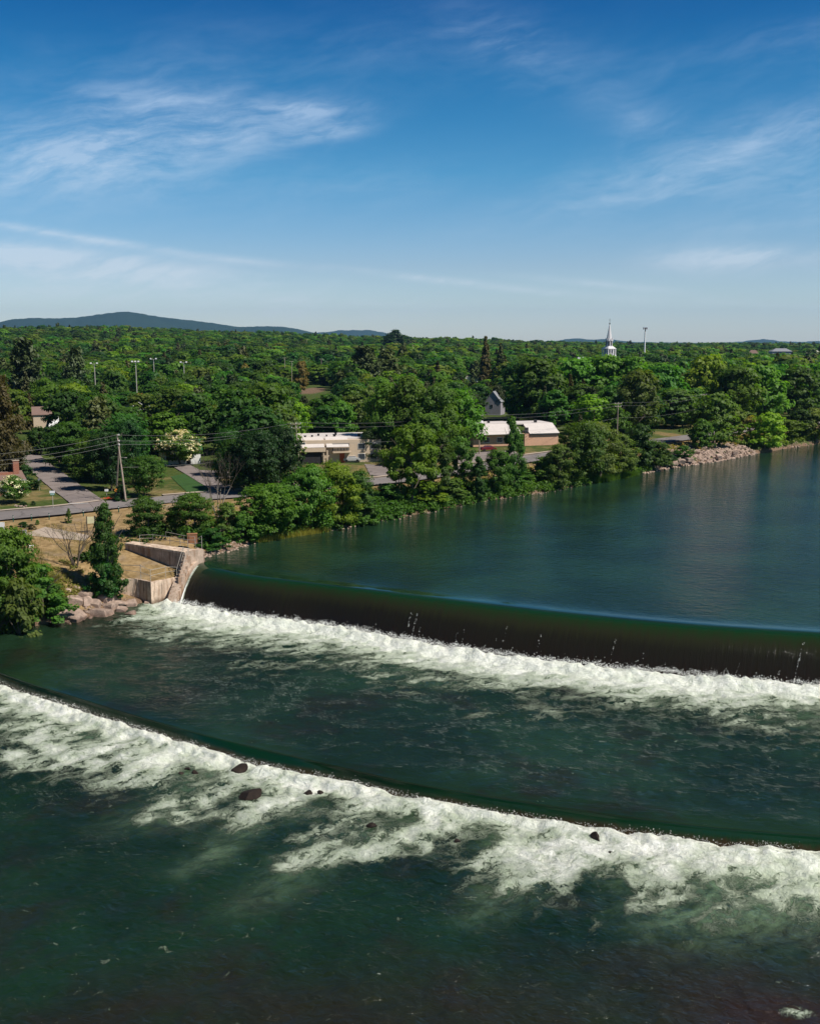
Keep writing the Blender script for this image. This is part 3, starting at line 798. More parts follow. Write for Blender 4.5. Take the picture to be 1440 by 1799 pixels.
# --- lower pool
NB_ = 660
t2b = curve(T2w, NB_)
bot = np.stack([np.linspace(-120, 95, NB_), np.linspace(38, 18, NB_)], 1)
XS, YS = [], []
vb = np.linspace(0, 1, 250) ** 1.25
for v in vb:
    P_ = t2b * (1 - v) + bot * v
    XS.append(P_[:, 0]); YS.append(P_[:, 1])
X, Y = np.array(XS), np.array(YS)
dT = polydist(X, Y, [tuple(p) for p in curve(T2w, 80)])
bend = fbm(X / 7, Y / 7, 3, 121); fin = fbm(X / 3.5, Y / 5, 3, 127)
foam = 0.82 * np.exp(-(dT / 2.6) ** 2) + 0.47 * np.clip(1.38 - dT / (13.0 + 8 * (bend - 0.5) * 2), 0, 1)
foam = foam * (1 - 0.42 * sstep(0.50, 0.66, fin) * sstep(1.8, 4.0, dT))
for pts, wdt, amt in [([(120, 1240), (60, 1310), (20, 1360)], 4.0, 0.8), ([(330, 1320), (220, 1370), (120, 1410)], 3.0, 0.95), ([(250, 1300), (140, 1330), (40, 1335)], 3.5, 0.85),
                      ([(430, 1370), (330, 1410), (215, 1445)], 2.6, 1.0), ([(520, 1400), (430, 1430), (260, 1443)], 1.6, 0.85), ([(520, 1385), (470, 1425), (430, 1448)], 1.6, 1.0),
                      ([(640, 1420), (570, 1470), (495, 1522)], 2.2, 1.0), ([(760, 1450), (660, 1490), (520, 1525)], 2.2, 0.95), ([(830, 1430), (760, 1470), (700, 1500)], 2.0, 0.7),
                      ([(900, 1470), (850, 1520), (820, 1570)], 1.7, 0.8), ([(980, 1480), (930, 1530), (880, 1570)], 2.2, 0.85), ([(1050, 1500), (980, 1530), (930, 1560)], 1.8, 0.9),
                      ([(1150, 1500), (1180, 1570), (1110, 1600)], 1.8, 0.75), ([(1440, 1510), (1330, 1530), (1200, 1520)], 3.2, 1.0), ([(1480, 1540), (1380, 1570), (1260, 1590)], 2.6, 0.72),
                      ([(1440, 1580), (1300, 1600), (1240, 1620)], 1.8, 0.6), ([(430, 1450), (380, 1480)], 1.2, 0.4)]:
    foam = foam + (1.0 - 0.75 * np.clip(foam, 0, 1)) * stroke(X, Y, pts, ZB, wdt * 1.1, amt * 0.62)
foam = np.where(dT > 1.5, foam * (0.50 + 1.05 * fbm(X / 1.6, Y / 2.0, 4, 133)) * (0.62 + 0.78 * fbm(X / 5, Y / 6, 2, 137)), foam)
aer = np.clip(0.75 - dT / 13 + (fbm(X / 4, Y / 5, 3, 141) - 0.5) * 1.1, 0, 1) * 0.75
for pts, wdt, amt in [([(1500, 1530), (1350, 1570), (1200, 1600)], 6.0, 1.3), ([(1440, 1600), (1280, 1630), (1150, 1640)], 3.0, 0.5), ([(430, 1450), (380, 1500), (320, 1530)], 1.8, 0.55), ([(560, 1500), (480, 1560), (420, 1600)], 2.6, 0.35),
                      ([(900, 1560), (830, 1610)], 2.5, 0.45), ([(300, 1430), (200, 1450)], 3.0, 0.4)]:
    aer = np.maximum(aer, stroke(X, Y, pts, ZB, wdt, amt))
rol = np.exp(-((dT - 0.9) / 0.75) ** 2)
rough = fbm(X / 0.7, Y / 0.7, 4, 151, 0.6) - 0.5
rid = 1 - np.abs(fbm(X / 1.9, Y / 1.9, 4, 161, 0.6) * 2 - 1) * 2.2
Z = ZB + rol * (0.40 + 0.7 * rough) + np.clip(foam, 0, 1) * (rid - 0.5) * 0.30 + (fbm(X / 3.0, Y / 2.4, 4, 171) - 0.5) * 0.40
sh = at(1390, 1790, ZB); sh2 = at(700, 1850, ZB)
shoal = np.clip(1.15 - np.hypot((X - sh.x) / 16, (Y - sh.y) / 8.5) + (fbm(X / 4, Y / 3, 3, 181) - 0.5) * 0.7, 0, 1)
shoal = np.maximum(shoal, 0.65 * np.clip(1.2 - np.hypot((X - sh2.x) / 30, (Y - sh2.y) / 9) + (fbm(X / 6, Y / 4, 3, 191) - 0.5) * 0.9, 0, 1))
sp_ = at(1402, 1779, ZB)
foam = np.maximum(foam, 0.78 * np.exp(-(np.hypot((X - sp_.x) / 1.2, (Y - sp_.y) / 0.6)) ** 2))
Z = Z + 0.12 * np.exp(-(np.hypot((X - sp_.x) / 0.9, (Y - sp_.y) / 0.5)) ** 2)
fleck = sstep(6, 12, dT) * (1 - 0.8 * shoal)
water_low = water_mesh('river', X, Y, Z, m_water('lower'), foam=foam, aer=aer, fleck=fleck, shoal=shoal)
tag(water_low, 'churning foam below the low weir fading into dark green water', kind='structure')

# --- spray thrown up along both toes, and drops falling down the face
def droplets(name, P_, size, label):
    n = len(P_)
    s = size * (0.5 + rng.random(n) * 1.1)
    tet = np.array([(1, 1, 1), (-1, -1, 1), (-1, 1, -1), (1, -1, -1)], dtype=float) * 0.6
    q = rng.normal(size=(n, 3)) * 0.25
    V = (tet[None] * s[:, None, None] * (1 + q[:, None, :]) + P_[:, None, :]).reshape(-1, 3)
    f = np.array([(0, 1, 2), (0, 3, 1), (0, 2, 3), (1, 3, 2)])
    Fc = (f[None] + (np.arange(n) * 4)[:, None, None]).reshape(-1, 3)
    return tag(link(name, mesh_np(name, V, Fc, M_spray)), label, 'spray', kind='stuff')
M_spray = plain('spray_drops', (0.86, 0.87, 0.84), 0.5, 0.06, 3.0)
n = 13000
tt = curve(T1w, 4000); ix = rng.integers(0, 3300, n)
lump = fbm(tt[ix, 0] / 0.8, tt[ix, 1] / 0.8, 4, 201)
Pp = np.stack([tt[ix, 0] + rng.normal(0, .25, n), tt[ix, 1] - 1.0 + rng.normal(0, .45, n), ZL + 0.5 + 1.2 * (lump - 0.35) + rng.exponential(0.11, n)], 1)
droplets('spray', Pp, 0.038, 'fine white spray along the foot of the dam')
n = 8000
tt = curve(T2w, 4000); ix = rng.integers(200, 3300, n)
lump = fbm(tt[ix, 0] / 0.7, tt[ix, 1] / 0.7, 4, 211)
Pp = np.stack([tt[ix, 0] + rng.normal(0, .2, n), tt[ix, 1] - 0.6 + rng.normal(0, .35, n), ZB + 0.25 + 0.8 * (lump - 0.35) + rng.exponential(0.07, n)], 1)
droplets('spray', Pp, 0.026, 'fine white spray along the foot of the low weir')
drops = []
for px, py, ln, k in [(737, 1087, 34, 60), (729, 1096, 30, 40), (741, 1100, 22, 20), (818, 1112, 24, 26), (809, 1120, 16, 12), (892, 1108, 30, 22), (884, 1120, 16, 10), (952, 1128, 26, 20), (1076, 1130, 30, 34),
                      (1133, 1138, 18, 18), (1172, 1150, 12, 6), (1306, 1170, 18, 12), (1404, 1150, 46, 60), (1400, 1165, 34, 40), (1370, 1180, 14, 10), (610, 1082, 12, 5), (1050, 1158, 12, 6), (548, 1092, 8, 6)]:
    fx = [proj(*(c1[i] * 0.45 + t1[i] * 0.55), -1.6)[0] for i in range(0, NU, 3)]
    u = int(np.argmin(np.abs(np.array(fx) - px))) * 3
    for _ in range(k):
        h_ = 0.97 - random.random() * ln / 70.0
        q_ = c1[u] * (1 - h_) + t1[u] * h_
        z = -(abs(ZL) + 0.9) * (0.12 * h_ + 0.88 * h_ ** 2.1)
        drops.append((q_[0] + random.gauss(0, .05) - 0.15, q_[1] - 0.35, z + 0.25 + random.random() * 0.15))
droplets('spray', np.array(drops)[::2], 0.038, 'threads of white drops leaping down the dark dam face')

# ------------------------------------------------------------------ trees
def cards(centres, normals, size, aspect=1.7, seed=0, tone=None, up=0.0):
    """diamond leaf sprays: one quad each, returns verts, faces, tone"""
    n = len(centres)
    r_ = np.random.default_rng(seed)
    N = normals / (np.linalg.norm(normals, axis=1)[:, None] + 1e-9)
    A = r_.normal(size=(n, 3)); A[:, 2] -= up
    A -= (A * N).sum(1)[:, None] * N; A /= np.linalg.norm(A, axis=1)[:, None] + 1e-9
    B = np.cross(N, A)
    s = size * (0.55 + 0.9 * r_.random(n))[:, None]
    c = centres
    V = np.stack([c - A * s * 0.5 * aspect, c - B * s * 0.5 + A * s * 0.1 + N * s * 0.12, c + A * s * 0.5 * aspect - N * s * 0.10, c + B * s * 0.5 + A * s * 0.1 + N * s * 0.12], 1).reshape(-1, 3)
    Fc = np.arange(4 * n).reshape(n, 4)
    return V, Fc, (tone if tone is not None else r_.random(n))
def crown(kind, n_leaf, leaf, seed):
    """crown for a nominal tree 12 m high and 10 m wide, base at z = 0"""
    r_ = np.random.default_rng(seed)
    Cn, Nn, Tn = [], [], []
    def add(c, n, t): Cn.append(c); Nn.append(n); Tn.append(t)
    if kind in ('round', 'oval', 'spread', 'cone', 'shrub', 'open', 'column'):
        ncl = {'round': 120, 'oval': 110, 'spread': 125, 'cone': 110, 'shrub': 70, 'open': 70, 'column': 80}[kind]
        z0, z1 = {'round': (1.8, 12), 'oval': (1.5, 12), 'spread': (2.4, 12), 'cone': (0.6, 12), 'shrub': (0.2, 12), 'open': (2.0, 12), 'column': (0.5, 12)}[kind]
        lean = r_.normal(size=2) * 0.5
        lobes = r_.normal(size=(5, 3)); lobes /= np.linalg.norm(lobes, axis=1)[:, None]
        per = n_leaf // ncl
        k = 0
        while k < ncl:
            z = r_.random() ** (0.8 if kind != 'cone' else 1.3)
            if kind == 'cone': rad = 5.0 * (1 - z) ** 0.75 * (0.35 + 0.65 * min(1, z * 6)) + 0.25
            elif kind == 'column': rad = 4.6 * math.sin(math.pi * min(0.97, 0.12 + 0.86 * z)) ** 0.5
            elif kind == 'shrub': rad = 4.9 * math.sqrt(max(0.02, 1 - z ** 2.2))
            elif kind == 'spread': rad = 5.0 * math.sqrt(max(0.02, 1 - (2 * abs(z - 0.42)) ** 2.4)) if z > 0.42 else 5.0 * (0.55 + 0.45 * z / 0.42)
            else: rad = 4.9 * math.sqrt(max(0.03, 1 - (abs(z - 0.42) / 0.60) ** 2.3))
            a = r_.random() * 2 * math.pi
            d3 = np.array([math.cos(a), math.sin(a), (z - 0.4) * 1.6]); d3 /= np.linalg.norm(d3)
            bulge = 0.90 + 0.36 * max(0, max(lobes @ d3)) ** 2 - 0.22 * r_.random() + (0.22 if r_.random() < 0.10 else 0)
            rr = rad * bulge * (r_.random() ** 0.33 if r_.random() < 0.75 else 0.25 + 0.5 * r_.random())
            c = np.array([math.cos(a) * rr + lean[0] * z, math.sin(a) * rr + lean[1] * z, z0 + (z1 - z0) * z * (0.96 + 0.06 * r_.random())])
            cs = {'open': 0.8, 'cone': 0.75, 'column': 0.85}.get(kind, 0.98) * (0.45 + 0.9 * r_.random())
            m_ = int(per * (0.7 + 0.6 * r_.random()))
            g = r_.normal(size=(m_, 3)); g /= np.linalg.norm(g, axis=1)[:, None]
            g *= (r_.random(m_) ** 0.45 * (1 + 0.35 * (r_.random(m_) < 0.12)))[:, None]
            flat = 0.80
            off = g * np.array([cs * 1.25, cs * 1.25, cs * flat])
            # sprays reach outward and droop a little at the rim
            out = np.array([math.cos(a), math.sin(a), 0.25])
            off = off + out * (g @ out)[:, None] * 0.35
            nrm = g * 0.8 + np.array([d3[0] * 0.5, d3[1] * 0.5, 0.75]) + r_.normal(size=(m_, 3)) * 0.38
            add(c + off, nrm, np.clip(0.28 + 0.30 * g[:, 2] + 0.3 * r_.random(m_) + 0.22 * (r_.random() - 0.3), 0, 1))  # upper leaves of each clump lighter, sunlight put into the colour
            k += 1
        C_, N_, T_ = np.vstack(Cn), np.vstack(Nn), np.concatenate(Tn)
        C_[:, 2] = np.maximum(C_[:, 2], 0.15)
        C_[:, 2] *= 12.0 / C_[:, 2].max()
        return cards(C_, N_, leaf, 1.5, seed + 1, T_)
    if kind in ('spruce', 'pine'):
        nw = 26 if kind == 'spruce' else 15
        for w_ in range(nw):
            z = w_ / nw
            nb = int(11 - 5 * z) if kind == 'spruce' else int(7 - 3 * z)
            R_ = (4.6 * (1 - z) ** 0.85 + 0.25) if kind == 'spruce' else 5.0 * (1 - z ** 1.8) ** 0.6 * (0.6 + 0.5 * r_.random()) + 0.6
            zz = 0.7 + 11.2 * z if kind == 'spruce' else 2.2 + 9.6 * z
            for b in range(nb):
                a = r_.random() * 6.283
                ln = R_ * (0.72 + 0.38 * r_.random())
                m_ = max(3, int(n_leaf / (nw * nb) * (0.4 + 1.2 * (1 - z))))
                u = r_.random(m_) ** 0.7
                droop = (-0.55 * u ** 1.5 + 0.25 * u ** 4) * ln * 0.55 if kind == 'spruce' else (0.16 * u) * ln
                wdt = (0.14 + 0.22 * u * (1.15 - u)) * ln * (1.0 if kind == 'spruce' else 1.5)
                sde = r_.normal(size=m_) * wdt * 0.7
                x = math.cos(a) * ln * u - math.sin(a) * sde; y = math.sin(a) * ln * u + math.cos(a) * sde
                zc = zz + droop + r_.normal(size=m_) * (0.10 if kind == 'spruce' else 0.22)
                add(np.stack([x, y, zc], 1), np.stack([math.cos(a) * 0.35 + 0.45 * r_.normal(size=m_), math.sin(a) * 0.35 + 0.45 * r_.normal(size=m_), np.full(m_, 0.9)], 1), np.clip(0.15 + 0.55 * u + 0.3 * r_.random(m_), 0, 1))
        C_, N_, T_ = np.vstack(Cn), np.vstack(Nn), np.concatenate(Tn)
        C_[:, 2] = np.clip(C_[:, 2], 0.1, 12.0)
        return cards(C_, N_, leaf, 1.5 if kind == 'spruce' else 1.9, seed + 1, T_, up=0.4)
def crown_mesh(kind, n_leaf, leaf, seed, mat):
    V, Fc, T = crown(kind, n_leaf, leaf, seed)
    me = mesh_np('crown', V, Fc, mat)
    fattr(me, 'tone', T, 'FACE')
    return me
def trunk_mesh(kind, seed):
    r_ = random.Random(seed); m = MB()
    if kind in ('spruce', 'pine'):
        m.tube((0, 0, -0.5), (0, 0, 11.2), 0.26, 0.05, 6)
        for i in range(8):
            a = r_.random() * 6.28; z = 2 + i; m.tube((0, 0, z), (math.cos(a) * 2.2 * (1 - z / 13), math.sin(a) * 2.2 * (1 - z / 13), z + (0.4 if kind == 'pine' else -0.3)), 0.07, 0.03, 4)
    else:
        p = Vector((0, 0, -0.5)); pts = [p]
        for i in range(4): p = p + Vector((r_.gauss(0, .22), r_.gauss(0, .22), 2.2)); pts.append(p)
        rad = [0.30, 0.24, 0.19, 0.14, 0.07]
        for i in range(4): m.tube(pts[i], pts[i + 1], rad[i], rad[i + 1], 6)
        for i in range(9):
            k = r_.choice((1, 2, 2, 3, 3)); a = r_.random() * 6.28; b0 = pts[k].lerp(pts[k + 1], r_.random()) if k < 4 else pts[k]
            ln = 2.2 + r_.random() * 1.8; q = b0 + Vector((math.cos(a) * ln * .8, math.sin(a) * ln * .8, ln * .75))
            m.tube(b0, q, 0.10, 0.05, 5)
            m.tube(q, q + Vector((math.cos(a + .5) * 1.1, math.sin(a + .5) * 1.1, .9)), 0.05, 0.02, 4)
    me = bpy.data.meshes.new('trunk'); me.from_pydata(m.v, [], m.f); me.materials.append(M_bark); me.update()
    return me
PROTO = {}
def protos(kind, lod):
    key = (kind, lod)
    if key not in PROTO:
        nl, lf = {'near': (14000, 0.285), 'mid': (5000, 0.50), 'far': (1500, 0.85)}[lod]
        if kind == 'shrub' and lod == 'near': nl, lf = 6500, 0.46
        nv = {'near': 3, 'mid': 4, 'far': 2}[lod]
        if kind in ('spruce', 'pine', 'column', 'open', 'cone'): nv = 2
        sd_ = sum(ord(c) for c in kind + lod)
        PROTO[key] = [(crown_mesh(kind, nl, lf, sd_ * 7 + i * 131, LM['mid']), trunk_mesh(kind, sd_ + i)) for i in range(nv)]
    return PROTO[key]
def place_tree(p, h, wd, kind, leaf, lod, label, group=None, cat='tree', name=None, bark=None):
    pr = random.choice(protos(kind, lod))
    nm = name or {'spruce': 'spruce_tree', 'pine': 'pine_tree', 'shrub': 'bush'}.get(kind, 'broadleaf_tree')
    o = empty(nm, (p[0], p[1], p[2] - 0.1), random.random() * 6.28)
    o.scale = (wd / 10.0, wd / 10.0, h / 12.0)
    tag(o, label, cat, group)
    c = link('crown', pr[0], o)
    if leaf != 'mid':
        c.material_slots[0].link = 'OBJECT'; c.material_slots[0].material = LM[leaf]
    t = link('trunk', pr[1], o)
    if bark: t.material_slots[0].link = 'OBJECT'; t.material_slots[0].material = bark
    return o
OCC = []     # (x, y, radius) of things already standing
def tree(px, base, top, wpx, kind, leaf, label, lod=None, cat='tree', name=None, group=None, bark=None):
    p = gp(px, base)
    dist = math.hypot(p.x, p.y)
    d = ray(px, top)
    zt = CAM_H + d.z / math.hypot(d.x, d.y) * dist
    yc = p.y * math.cos(PITCH) + (CAM_H - p.z) * math.sin(PITCH)
    wd = wpx / F * yc
    h = max(zt - p.z, 1.0)
    OCC.append((p.x, p.y, wd * 0.42))
    if lod is None: lod = 'near' if dist < 265 else 'mid'
    return place_tree(p, h, wd, kind, leaf, lod, label, group, cat, name, bark)

T = [
 # lower left bank and lawn
 (-38, 1090, 905, 120, 'round', 'mid', 'big leafy tree cut by the left edge beside the dark pool'),
 (22, 1092, 915, 118, 'round', 'fresh', 'dense green tree on the left bank standing in the dark water edge'),
 (74, 1084, 985, 92, 'shrub', 'fresh', 'spreading bright green bush right of the left bank tree above the rocks'),
 (40, 1104, 1010, 90, 'shrub', 'olive', 'low leafy bush hanging over the pool at the lower left bank'),
 (96, 1078, 1022, 50, 'shrub', 'mid', 'small bush directly above the flat bank rocks'),
 (188, 1050, 880, 78, 'cone', 'deep', 'tall pointed poplar between the dry lawn and the concrete abutment'),
 (186, 1052, 985, 52, 'shrub', 'deep', 'dark leafy bush at the foot of the pointed poplar'),
 (122, 919, 892, 15, 'cone', 'olive', 'small slim young tree at the roadside behind the bare tree'),
 (262, 940, 868, 62, 'round', 'mid', 'young round tree with two thin trunks behind the platform railing'),
 (303, 938, 888, 44, 'shrub', 'olive', 'olive green bush between two young trees behind the railing'),
 (343, 940, 862, 72, 'round', 'fresh', 'leafy bright tree behind the right end of the platform railing'),
 (376, 962, 925, 52, 'shrub', 'deep', 'dark green bush at the waterline just right of the abutment'),
 (398, 940, 880, 50, 'shrub', 'olive', 'yellowish scrubby bush below the tall bare tree'),
 # river bank, left to right
 (425, 950, 895, 48, 'shrub', 'mid', 'small bush on the bank left of the tall bank thicket'),
 (462, 944, 845, 92, 'round', 'fresh', 'first tall bush of the bank thicket with fresh green leaves'),
 (505, 936, 838, 80, 'oval', 'mid', 'leafy bank tree in front of the transformer pole'),
 (498, 945, 905, 60, 'shrub', 'deep', 'dark low bush overhanging the pool left of the reed strip'),
 (548, 932, 812, 88, 'oval', 'fresh', 'bright green bank tree right of the transformer pole'),
 (592, 925, 805, 82, 'oval', 'lime', 'yellow green bank tree in front of the cream apartment building'),
 (628, 915, 822, 66, 'oval', 'mid', 'bank tree right of the cream building covering its forecourt'),
 (565, 938, 885, 66, 'shrub', 'fresh', 'low spreading bush with bright leaves over the green water'),
 (640, 920, 872, 60, 'shrub', 'mid', 'low bush on the bank left of the rounded green bush'),
 (683, 916, 848, 58, 'shrub', 'fresh', 'rounded pale green bush standing alone at the waterline'),
 (722, 886, 742, 92, 'open', 'lime', 'tall airy birch like tree with pale stem on the bank'),
 (762, 880, 758, 70, 'open', 'mid', 'airy tree right of the tall birch like tree'),
 (748, 904, 842, 80, 'shrub', 'lime', 'pale green bush at the waterline below the tall airy birch'),
 (792, 893, 838, 62, 'shrub', 'olive', 'wide bush with olive leaves left of the thin pole base'),
 (805, 862, 765, 54, 'open', 'mid', 'slender leafy tree left of the thin bank pole'),
 (838, 880, 800, 48, 'cone', 'deep', 'narrow dark green tree below the thin bank pole'),
 (868, 868, 788, 50, 'oval', 'fresh', 'bright leafy tree in front of the dark red car'),
 (903, 862, 730, 56, 'cone', 'mid', 'pointed tall tree covering the left half of the pale roofed building'),
 (905, 872, 822, 70, 'shrub', 'mid', 'low bush at the waterline under the pointed tall tree'),
 (952, 866, 800, 66, 'shrub', 'fresh', 'leafy bush on the bank left of the dense bank thicket'),
 (980, 858, 778, 60, 'oval', 'olive', 'olive leaved bank tree right of the brick wall end'),
 (1020, 850, 734, 82, 'round', 'mid', 'tall round bank tree just right of the pale roofed building'),
 (1052, 845, 738, 88, 'round', 'olive', 'olive round bank tree below the pair of brown spruces'),
 (1040, 853, 800, 64, 'shrub', 'mid', 'low bush overhanging the pool left of the reeds'),
 (1090, 838, 760, 66, 'round', 'olive', 'bank tree with yellowish leaves right of the thicket'),
 (1116, 834, 742, 60, 'oval', 'deep', 'dark green bank tree beside the second right hand pole'),
 (1148, 826, 772, 56, 'oval', 'mid', 'leafy tree left of the grass strip and road bend'),
 (1168, 820, 790, 44, 'shrub', 'deep', 'dark bush where the stony bank begins'),
 (1200, 806, 782, 36, 'shrub', 'fresh', 'small bright bush on top of the stones below the road bend'),
 (1228, 790, 735, 40, 'oval', 'mid', 'small leafy tree right of the road bend'),
 (1252, 785, 688, 86, 'oval', 'mid', 'tall dark stemmed tree standing on the stony bank'),
 (1282, 775, 715, 52, 'open', 'olive', 'thin yellowish tree with pale trunks above the stone slope'),
 (1318, 770, 730, 50, 'shrub', 'yellow', 'yellow green scrub on top of the stone slope'),
 (1342, 790, 722, 66, 'oval', 'lime', 'bright green bank tree right of the stone slope'),
 (1376, 786, 735, 60, 'oval', 'mid', 'bank tree left of the dark bank bush near the right edge'),
 (1400, 782, 716, 50, 'oval', 'dark', 'dark narrow bank tree near the right edge'),
 (1432, 776, 716, 56, 'oval', 'olive', 'bank tree cut by the right edge of the view'),
 (1475, 770, 700, 70, 'round', 'mid', 'bank tree beyond the right edge'),
 # left: along the side street
 (8, 862, 655, 84, 'pine', 'brown', 'huge olive brown conifer at the left edge above the brick house'),
 (-40, 850, 640, 110, 'spruce', 'pine', 'dark conifer beyond the left edge behind the brick house'),
 (-4, 812, 770, 58, 'round', 'dark', 'dark rounded tree behind the brick chimney'),
 (20, 835, 758, 60, 'round', 'dark', 'dark leafy tree between the brick chimney and the side street'),
 (44, 862, 815, 42, 'shrub', 'dark', 'dark clipped bush right of the brick house wall'),
 (72, 800, 748, 48, 'shrub', 'dark', 'dark bush in front of the white gabled house'),
 (104, 812, 745, 58, 'round', 'dark', 'dark tree right of the white gabled house by the side street'),
 (132, 828, 738, 76, 'round', 'deep', 'shady tree overhanging the middle of the side street'),
 (120, 790, 682, 80, 'round', 'dark', 'tall dark tree above the side street behind the small pole'),
 (165, 846, 760, 78, 'round', 'mid', 'green tree throwing shade on the side street near the junction'),
 (196, 862, 752, 66, 'round', 'dark', 'dark tree directly behind the double wooden pole'),
 (176, 800, 690, 80, 'round', 'deep', 'tall rounded tree left above the double wooden pole'),
 (234, 850, 735, 64, 'round', 'dark', 'dark tree right behind the double wooden pole'),
 (256, 872, 796, 66, 'round', 'fresh', 'bright green tree right of the double wooden pole by the road'),
 (216, 880, 850, 30, 'shrub', 'dark', 'round clipped dark bush at the foot of the double pole'),
 (225, 790, 712, 76, 'round', 'deep', 'deep green tree between the double pole and the blossoming tree'),
 (402, 838, 748, 50, 'round', 'deep', 'deep green tree right of the large blossoming tree'),
 (410, 862, 768, 66, 'round', 'mid', 'green tree right of the tall bare tree'),
 (450, 868, 750, 84, 'round', 'dark', 'dark heavy crowned tree left of the transformer pole'),
 (490, 862, 745, 76, 'round', 'dark', 'dark tree directly left of the transformer pole'),
 (352, 790, 688, 86, 'round', 'deep', 'tall green tree above the parking area behind the bare tree'),
 (425, 800, 680, 90, 'round', 'deep', 'broad green tree in the wood left of the apartment building'),
 (485, 795, 672, 90, 'round', 'mid', 'broad olive green tree behind the transformer pole'),
 (310, 770, 680, 84, 'round', 'mid', 'green tree rising behind the large blossoming tree'),
 (265, 760, 690, 76, 'round', 'olive', 'olive tree right of the orange red roof'),
 # centre: behind the cream building
 (575, 765, 690, 70, 'round', 'deep', 'dark tree just behind the cream apartment building'),
 (680, 806, 668, 90, 'spread', 'fresh', 'large pale leaved tree shading the right part of the cream building'),
 (718, 808, 655, 100, 'spread', 'mid', 'broad big tree above the grey parking area'),
 (760, 812, 668, 95, 'round', 'mid', 'large tree with a bare forked branch left of the grey gabled house'),
 (808, 800, 680, 72, 'round', 'fresh', 'bright round tree left of the grey gabled house'),
 (653, 810, 752, 40, 'round', 'dark', 'small dark tree against the right end of the cream building'),  # added to darken the right end of the building
 (715, 800, 700, 80, 'round', 'dark', 'shady lower tree under the broad big tree'),
 # the tall maples behind the pale roofed building
 (918, 722, 636, 78, 'round', 'deep', 'tall dark maple just right of the grey gabled house'),
 (950, 742, 626, 100, 'round', 'mid', 'tall spreading maple behind the pale flat roof'),
 (1005, 735, 624, 96, 'round', 'fresh', 'tall bright maple left of the steeple above the spruces'),
 (1060, 735, 622, 96, 'round', 'fresh', 'tall maple directly below the church steeple'),
 (1118, 762, 648, 86, 'round', 'olive', 'olive tree in front of the right hand pole row'),
 (1110, 738, 623, 84, 'round', 'fresh', 'bright topped tall tree right of the steeple'),
 (1165, 745, 638, 84, 'round', 'fresh', 'tall tree above the park trunks'),
 (1178, 752, 680, 78, 'round', 'olive', 'park tree with pale trunk standing on the yellow grass'),
 (1198, 750, 690, 60, 'round', 'mid', 'second park tree beside the yellow grass'),
 (1228, 738, 622, 88, 'round', 'lime', 'brightest lime green tall tree right of the floodlight mast'),
 (1290, 745, 640, 84, 'round', 'mid', 'tall green tree right of the lime green tree'),
 (1340, 740, 640, 84, 'round', 'fresh', 'tall green tree left of the last wooden pole'),
 (1390, 735, 640, 80, 'round', 'deep', 'tall tree left of the brown roofed house at the right edge'),
 (1440, 725, 655, 50, 'round', 'mid', 'tree behind the brown roofed house at the right edge'),
 (697, 622, 578, 42, 'spread', 'dark', 'lone round dark tree standing above the treeline'),
 (1000, 742, 655, 34, 'spruce', 'brown', 'left and taller of the two brown spruces below the steeple'),
 (1022, 742, 664, 34, 'spruce', 'brown', 'right and smaller of the two brown spruces below the steeple'),
 (852, 690, 588, 40, 'spruce', 'brown', 'tall brown spruce left of the tall maples'),
 (878, 690, 600, 36, 'spruce', 'pine', 'dark spruce right beside the tall brown spruce'),
 (48, 730, 590, 66, 'pine', 'pine', 'tall dark pine on the skyline at the far left'),
 (138, 720, 608, 52, 'pine', 'pine', 'dark pine left of the floodlight poles'),
 (640, 700, 606, 66, 'pine', 'pine', 'dark spreading pine right of the single cross arm pole'),
 (680, 695, 612, 60, 'pine', 'pine', 'second dark spreading pine right of the single cross arm pole'),
 (530, 700, 634, 30, 'open', 'yellow', 'thin yellowish tree between the cross arm poles'),
 (430, 690, 638, 18, 'open', 'yellow', 'small bare topped tree left of the cross arm poles'),
]
for row in T:
    px, base_, top_, wp, kind, leaf, label = row
    small = kind == 'shrub'
    tree(px, base_, top_, wp, kind, leaf, label, cat='bush' if small else 'tree')
# shrubs and flowers on the lawns
for px, b_, t_, wp, leaf, label in [(42, 926, 921, 19, 'dark', 'low dark round shrub on the dry lawn beside the road'), (56, 930, 923, 15, 'brown', 'reddish dark low shrub right next to the dark round one'),
                                    (67, 922, 912, 7, 'fresh', 'slim upright little shrub on the dry lawn'), (43, 889, 881, 14, 'dark', 'dark low shrub at the foot of the small blossoming tree'),
                                    (59, 888, 882, 8, 'dark', 'small clipped ball shrub right of the blossoming tree on the lawn'), (245, 918, 905, 12, 'olive', 'tiny roadside shrub left of the twin stemmed tree')]:
    tree(px, b_, t_, wp, 'shrub', leaf, label, lod='mid', cat='shrub', name='shrub')
